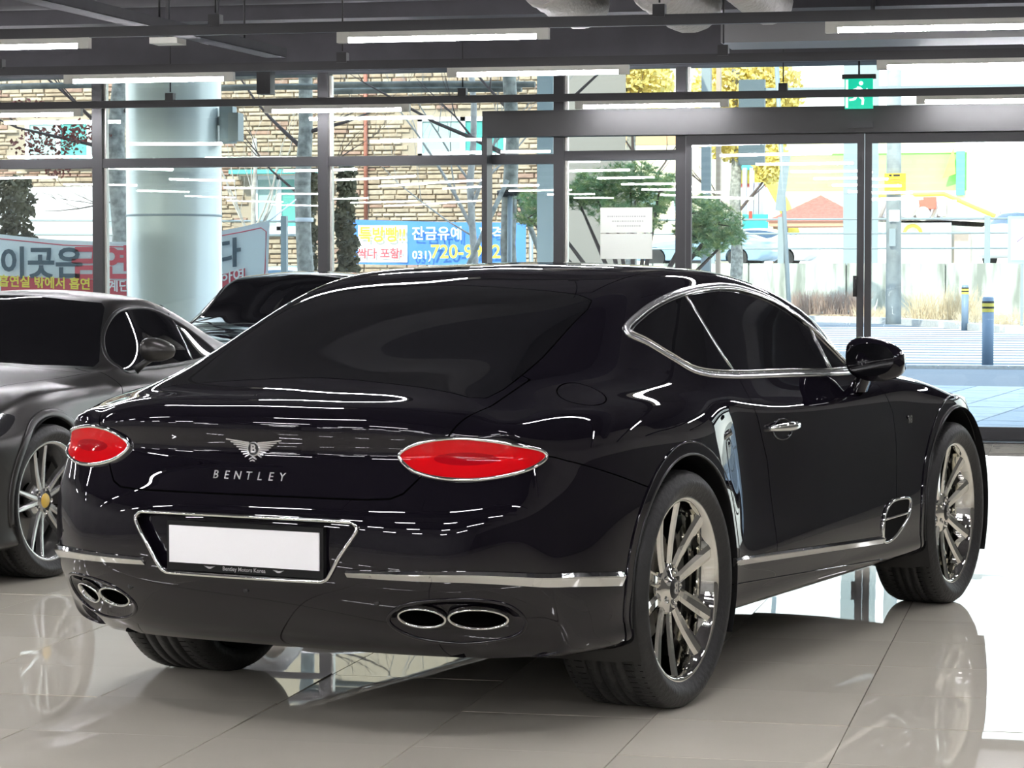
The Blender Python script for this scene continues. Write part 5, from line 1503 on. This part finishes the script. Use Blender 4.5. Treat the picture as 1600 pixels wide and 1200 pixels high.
ptext('흡연실 밖에서 흡연 시',82,443,15,24.95,yeli,wb,bold=.025,slope=-.035)
ptext('계단 이용에',215,448,15,24.95,whi,wb,bold=.02)
ptext('대하여',355,434,17,24.95,whi,wb,bold=.02,slope=.15)
MB().tube([P2(421,345,25),P2(440,330,25.5),P2(462,312,26.5)],.008,5).build('tie_rope',whi,wb)
for sg,px in((0,421),(1,-120)):
    b=P2(px+22 if sg==0 else px-5,420,25.2);MB().box((b.x-.03,25.2,-.03),(b.x+.03,25.26,1.95)).build('banner_post',M['galv'],wb)
blu=mat('banner_blue',(.08,.26,.75),.8)
bb=cloth('banner',[(540,343),(620,345),(700,347),(822,348)],[(540,412),(620,414),(700,414),(822,414)],44.0,blu,'blue advertising banner with white and yellow Korean lettering and phone number','banner')
pband(560,352,637,410,44,whi,bb,'white_box')
ptext('특방빵!!',598,368,19,43.94,mat('banner_gold',(.80,.62,.05),.9),bb,bold=.02,wsc=.92);ptext('싹다 포함!',594,397,13,43.94,redi,bb,bold=.02)
ptext('잔금유예 + 파격',716,366,17,43.94,whi,bb,bold=.018,wsc=.98);ptext('031)',660,399,13,43.94,whi,bb,bold=.02);ptext('720-9922',728,394,22,43.94,yeli,bb,bold=.02)
for px in(536,828):
    b=P2(px,400,44);MB().tube([(b.x,44.1,-.03),(b.x,44.1,2.45)],.04,8).build('banner_post',M['galv'],bb)
rl2=empty('railing',(P2(230,350,41).x,41,0),0,'thin two rail fence beyond the white banner on the left','railing')
for py in(344,366):
    a=P2(-60,py,41);b=P2(480,py+2,41);MB().tube([(a.x-rl2.location.x,0,a.z),(b.x-rl2.location.x,0,b.z)],.022,6).build('rail',M['galv'],rl2)
for px in(-20,160,330,470):
    b=P2(px,344,41);MB().tube([(b.x-rl2.location.x,0,-.03),(b.x-rl2.location.x,0,b.z)],.03,6).build('post',M['galv'],rl2)
# white box van at left
vn=empty('parked_van',(P2(45,350,43.4).x,43.2,-.03),0,'white box van behind the white banner at the left','van')
MB().box((-1.3,0,.5),(1.6,1.8,2.95)).build('cargo_box',M['car_white'],vn);MB().prism([(-1.3,.5),(-2.6,.5),(-2.6,1.2),(-2.2,2.1),(-1.3,2.2)],.05,1.75,'y').build('cab',M['car_white'],vn)
for x in(-1.9,1.0):
    for y in(.15,1.65): MB().lathe([(0,-.1),(.2,-.1),(.38,-.1),(.38,.1),(0,.1)],20,'y',(x,y,.38)).build('wheel',M['rubber'],vn)
MB().prism([(-2.5,1.25),(-2.2,2.0),(-1.45,2.05),(-1.45,1.25)],.04,.05,'y').build('cab_window',M['car_glass'],vn)
# planting strip
struct(MB().box((-24,37.4,-.03),(-6.5,43.2,.06)).build('lawn_strip',mat('straw_lawn',(.46,.40,.24),.95,noise=(8,.25))))
# ---- trees ----
M['bark']=mat('grey_bark',(.34,.34,.30),.9,noise=(12,.35));M['bark_pale']=mat('pale_bark',(.42,.40,.36),.9,noise=(12,.2));M['twig_dark']=mat('dark_twig',(.12,.09,.08),.9)
def branch(m,p,d,L,r,depth,rnd,up=.05,spread=.55,nseg=4,kids=3):
    pts=[p];rr=[r]
    for k in range(nseg):
        d=(d+Vector((rnd.uniform(-.16,.16),rnd.uniform(-.16,.16),rnd.uniform(-.08,.16)+up*.3))).normalized();p=p+d*L/nseg;pts.append(p);rr.append(max(.002,r*(1-.75*(k+1)/nseg)))
    m.tube(pts,rr,5 if r<.03 else 9,caps=False)
    ends=[p]
    if depth>0:
        for k in range(kids):
            t=rnd.randint(1,nseg);a=rnd.uniform(0,2*PI);nd=(d+Vector((math.cos(a)*spread,math.sin(a)*spread,rnd.uniform(0,.4)))).normalized()
            ends+=branch(m,pts[t],nd,L*rnd.uniform(.5,.75),max(.003,rr[t]*.6),depth-1,rnd,up,spread,3,kids)
    return ends
def leafcloud(m,c,r,n,rnd,size=.05,flat=1.0):
    for _ in range(n):
        while True:
            q=Vector((rnd.uniform(-1,1),rnd.uniform(-1,1),rnd.uniform(-1,1)))
            if q.length<1: break
        p=Vector(c)+Vector((q.x*r[0],q.y*r[1],q.z*r[2]));a=Vector((rnd.uniform(-1,1),rnd.uniform(-1,1),rnd.uniform(-1,1))).normalized();b=a.orthogonal().normalized();s_=size*rnd.uniform(.6,1.3)
        m.add([p-a*s_,p+b*s_*.6,p+a*s_,p-b*s_*.6],[(0,1,2,3)])
def tree(name,px,Y,trunk_r,h,label,seed,bark,branches,leaves=None,leafmat=None,lsize=.05,depth=2,lean=0):
    rnd=random.Random(seed);b=P2(px,420,Y);root=empty(name,(b.x,Y,-.03),0,label,'tree')
    m=MB();pts=[];rr=[]
    for k in range(9):
        t=k/8;pts.append(Vector((lean*t+.03*math.sin(k*1.7+seed),.02*math.cos(k*2.1),h*t)));rr.append(trunk_r*(1-.35*t)*(1+.06*math.sin(k*2.3+seed)))
    m.tube(pts,rr,14);m.build('trunk',bark,root)
    m2=MB();ends=[]
    for (z,dx,dz,L,r) in branches:
        ends+=branch(m2,Vector((lean*z/h,0,z)),Vector((dx,rnd.uniform(-.4,.2),dz)).normalized(),L,r,depth,rnd)
    if m2.v: q=m2.build('branches',M['twig_dark'] if bark!=M['bark_pale'] else M['bark_pale'],root,fix=False);q['kind']='stuff'
    if leaves:
        m3=MB()
        for c,r,n in leaves: leafcloud(m3,c,r,n,rnd,lsize)
        q=m3.build('foliage',leafmat,root,fix=False);q['kind']='stuff'
    return root
rl_=mat('dark_red_leaves',(.24,.08,.06),.8,noise=(9,.4));dkg=mat('dark_brown_green_foliage',(.10,.09,.05),.9,noise=(3,.5))
tree('bare_tree',186,30,.135,5.0,'grey trunked bare tree between the window mullion and the column, red leaves at its top',3,M['bark'],[(2.9,-1,.2,1.7,.03),(3.1,-.9,.5,1.6,.03),(3.4,1,.1,1.2,.03),(2.3,-.6,-.2,1.0,.012),(2.6,.8,-.5,.9,.012)],[((-.9,-.1,3.0),(.5,.3,.25),260),((-.35,-.2,3.15),(.4,.3,.15),160),((-.75,-.1,2.72),(.2,.2,.15),90),((-1.1,-.1,3.45),(.5,.3,.12),150)],rl_,.035)
tree('bare_tree',476,30,.115,5.0,'grey bark tree with a strap round its trunk, left of the second mullion',5,M['bark'],[(2.9,-1,.6,1.3,.03),(2.3,-1,.8,1.1,.02),(3.1,1,.3,1.1,.03),(2.6,.9,.3,.9,.015)])
o=[q for q in C.objects if q.name.startswith('bare_tree') and q.parent is None][-1]
MB().lathe([(.108,2.02),(.112,2.03),(.112,2.06),(.108,2.07)],18).build('trunk_strap',whi,o)
tree('bare_tree',398,40,.05,3.6,'slender multi stemmed bare tree in front of the stone building above the white banner',8,M['bark_pale'],[(1.6,-.35,1,1.9,.03),(1.7,.3,1,1.9,.03),(1.9,-.1,1,1.7,.025),(2.1,.5,.8,1.4,.02)],depth=2)
tree('bare_tree',738,34,.06,4.2,'pale slender bare tree in front of the teal window, beside the door frame',9,M['bark_pale'],[(2.0,-.5,1,2.0,.03),(2.3,.45,1,1.9,.03),(2.6,-.8,.9,1.7,.02),(2.5,.8,.8,1.6,.02),(1.9,-1,.5,1.7,.015)],depth=2)
tk=tree('staked_tree',797,28,.10,4.6,'tree trunk held by slanting wooden stakes behind the door frame',12,M['bark'],[(2.7,-1,.5,1.9,.03),(2.9,.9,.5,1.7,.03),(3.2,-.7,.6,1.6,.02)],depth=2)
a=P2(738,400,27.6)-Vector(tk.location);b=P2(793,282,27.9)-Vector(tk.location);MB().tube([a+(a-b)*1.35,b],.028,8).build('stake',M['bark'],tk);MB().tube([Vector((.05,-.3,0)),Vector((.02,-.09,2.3))],.03,8).build('stake',M['galv'],tk);MB().tube([Vector((.95,.2,0)),Vector((.05,.02,2.35))],.03,8).build('stake',M['bark'],tk);MB().tube([Vector((-.12,-.1,2.28)),Vector((.16,-.1,2.30))],.04,8).build('stake_tie',M['track'],tk)
def shrub(px,Y,r,h,z0,label,seed,n=2600,m_=None,size=.045,cat='shrub'):
    rnd=random.Random(seed);b=P2(px,420,Y);root=empty('columnar_shrub',(b.x,Y,-.03),0,label,cat);MB().tube([(0,0,0),(0,0,h*.9)],.04,8).build('trunk',M['bark'],root)
    m=MB()
    for k in range(14):
        z=z0+(h-z0)*(k+.5)/14;rr=r*(1.0-.45*abs((k+.5)/14-.35)**1.2);leafcloud(m,(rnd.uniform(-.04,.04),0,z),(rr,rr,(h-z0)/20),n//14,rnd,size)
    q=m.build('foliage',m_ or dkg,root,fix=False);q['kind']='stuff';return root
shrub(541,31.5,.17,2.78,.2,'dark columnar shrub just right of the second mullion, left of the blue banner',21)
shrub(487,33,.10,2.75,.2,'thin dark shrub behind the strapped tree trunk',22,1500)
shrub(22,31,.36,2.62,.2,'dark brown green shrub at the left edge above the white banner',23,3600)
# pine with needle tufts
gr=mat('pine_needles',(.24,.38,.17),.75,noise=(2,.3));gr2=mat('yellow_green_needles',(.42,.50,.20),.75,noise=(2,.3))
pn=empty('pine_tree',(P2(990,400,27).x,27,-.03),0,'spreading green pine with several dark stems outside beside the left glass door','tree')
rnd=random.Random(31);m=MB();X0=pn.location.x
cl=[(930,295,45,28,.3),(985,285,50,30,.3),(1030,300,40,30,.2),(900,305,26,22,.2),(840,315,34,22,.3),(825,340,18,14,.2),(1010,340,34,22,.0),(1095,330,32,26,.3),(1120,350,38,26,.2),(1100,380,36,20,.1),(1075,360,22,22,.2),(1140,372,24,16,.1),(960,330,36,20,-.2)]
mats=[MB(),MB()]
for (px,py,rx,rz,dy) in cl:
    c_=P2(px,py,27)-Vector(pn.location);kx=27/FPX
    base=Vector((.02,0,1.0));mid=(base+c_)/2+Vector((0,0,-.12))
    m.tube([Vector((rnd.uniform(-.10,.10),0,0)),base+Vector((rnd.uniform(-.06,.06),0,-.2)),mid,c_],[.05,.038,.024,.010],7)
    for _ in range(int(rx*rz/5)):
        while True:
            q=Vector((rnd.uniform(-1,1),rnd.uniform(-1,1),rnd.uniform(-1,1)))
            if q.length<1: break
        p=c_+Vector((q.x*rx*kx*1.12,q.y*.28+dy*.3,q.z*rz*kx*1.12));mm=mats[1 if rnd.random()<.35 else 0]
        for k in range(22):
            d_=Vector((rnd.uniform(-1,1),rnd.uniform(-1,1),rnd.uniform(-.4,1))).normalized();s_=d_.orthogonal().normalized()*.0035;L=rnd.uniform(.05,.085)
            mm.add([p-s_,p+s_,p+d_*L],[(0,1,2)])
    for _ in range(3):
        m.tube([c_,c_+Vector((rnd.uniform(-.2,.2),rnd.uniform(-.1,.1),rnd.uniform(-.05,.12)))],[.008,.004],4)
m.build('stems',M['twig_dark'],pn,fix=False)
for q_,mt_ in zip(mats,(gr,gr2)):
    q=q_.build('needles',mt_,pn,fix=False);q['kind']='stuff'
# bamboo poles tied between the trees
for i,(a,b,lab) in enumerate([((-40,138),(160,133),'weathered pole tied between trees at the top left, the lower one'),((-40,126),(150,121),'thin weathered pole tied above the lower one at the top left'),((330,122),(512,116),'weathered pole crossing behind the glass right of the column, upper one'),((335,138),(520,136),'weathered pole crossing behind the glass right of the column, lower one'),((520,133),(836,132),'long weathered pole crossing above the teal window, upper one'),((520,143),(815,139),'long weathered pole crossing above the teal window, lower one')]):
    a=P2(*a,28.5+(i%2)*.1);b=P2(*b,28.4+(i%2)*.1);o=MB().tube([a,(a+b)/2+Vector((0,0,.01)),b],[.036 if i!=1 else .022]*3,9).build('tied_pole',mat('weathered_timber_%d'%i,(.22,.22,.19),.9,noise=(6,.3)));tagit(o,lab,'pole')
    for q in(a,b):
        MB().tube([(q.x,q.y+.05,-.03),(q.x,q.y+.05,q.z+.05)],.025,6).build('support_stake',M['bark'],o) if i in(0,2,4) and False else None
# yellow ginkgo trees and cream building in the distance
yl2=mat('ginkgo_leaves',(.90,.72,.22),.8,noise=(.8,.2))
tree('ginkgo_tree',985,64,.16,6.6,'yellow leaved ginkgo behind the top pane left of the door header',41,M['bark'],[(3,-1,1,2,.05),(3,1,1,2,.05),(4,.3,1,2,.05)],[((0,0,6.2),(1.1,1,1.1),2600),((-.7,0,6.6),(.7,.8,.8),900)],yl2,.10)
tree('ginkgo_tree',1150,70,.18,7.0,'yellow leaved ginkgo behind the hanging dark sign box',42,M['bark'],[(3,-1,1,2,.05),(3,1,1,2,.05),(4,.3,1,2,.05)],[((0,0,6.0),(1.5,1,1.6),3600),((1.0,0,6.4),(.9,.8,.8),1200),((.9,0,4.6),(.5,.6,.8),700)],yl2,.10)
cb_=empty('cream_building',(P2(975,300,92).x,93,0),0,'pale cream building with an orange band beyond the pine','building')
a=P2(862,95,92);b=P2(1108,412,92);x0=a.x-cb_.location.x;x1=b.x-cb_.location.x
MB().box((x0,0,0),(x1,6,9.5)).build('wall',mat('cream_render',(.85,.76,.55),.9),cb_);zz=P2(900,225,92).z;MB().box((x0-.02,-.05,zz),(x1+.02,0,zz+.45)).build('orange_band',mat('orange_render',(.62,.40,.20),.9),cb_)
for k in range(4):
    xx=x0+.6+k*1.25;w_=MB().box((xx,-.06,3.6),(xx+.7,-.01,4.5)).build('window',wf,cb_);MB().box((xx+.06,-.08,3.66),(xx+.64,-.06,4.44)).build('pane',tg2,w_)
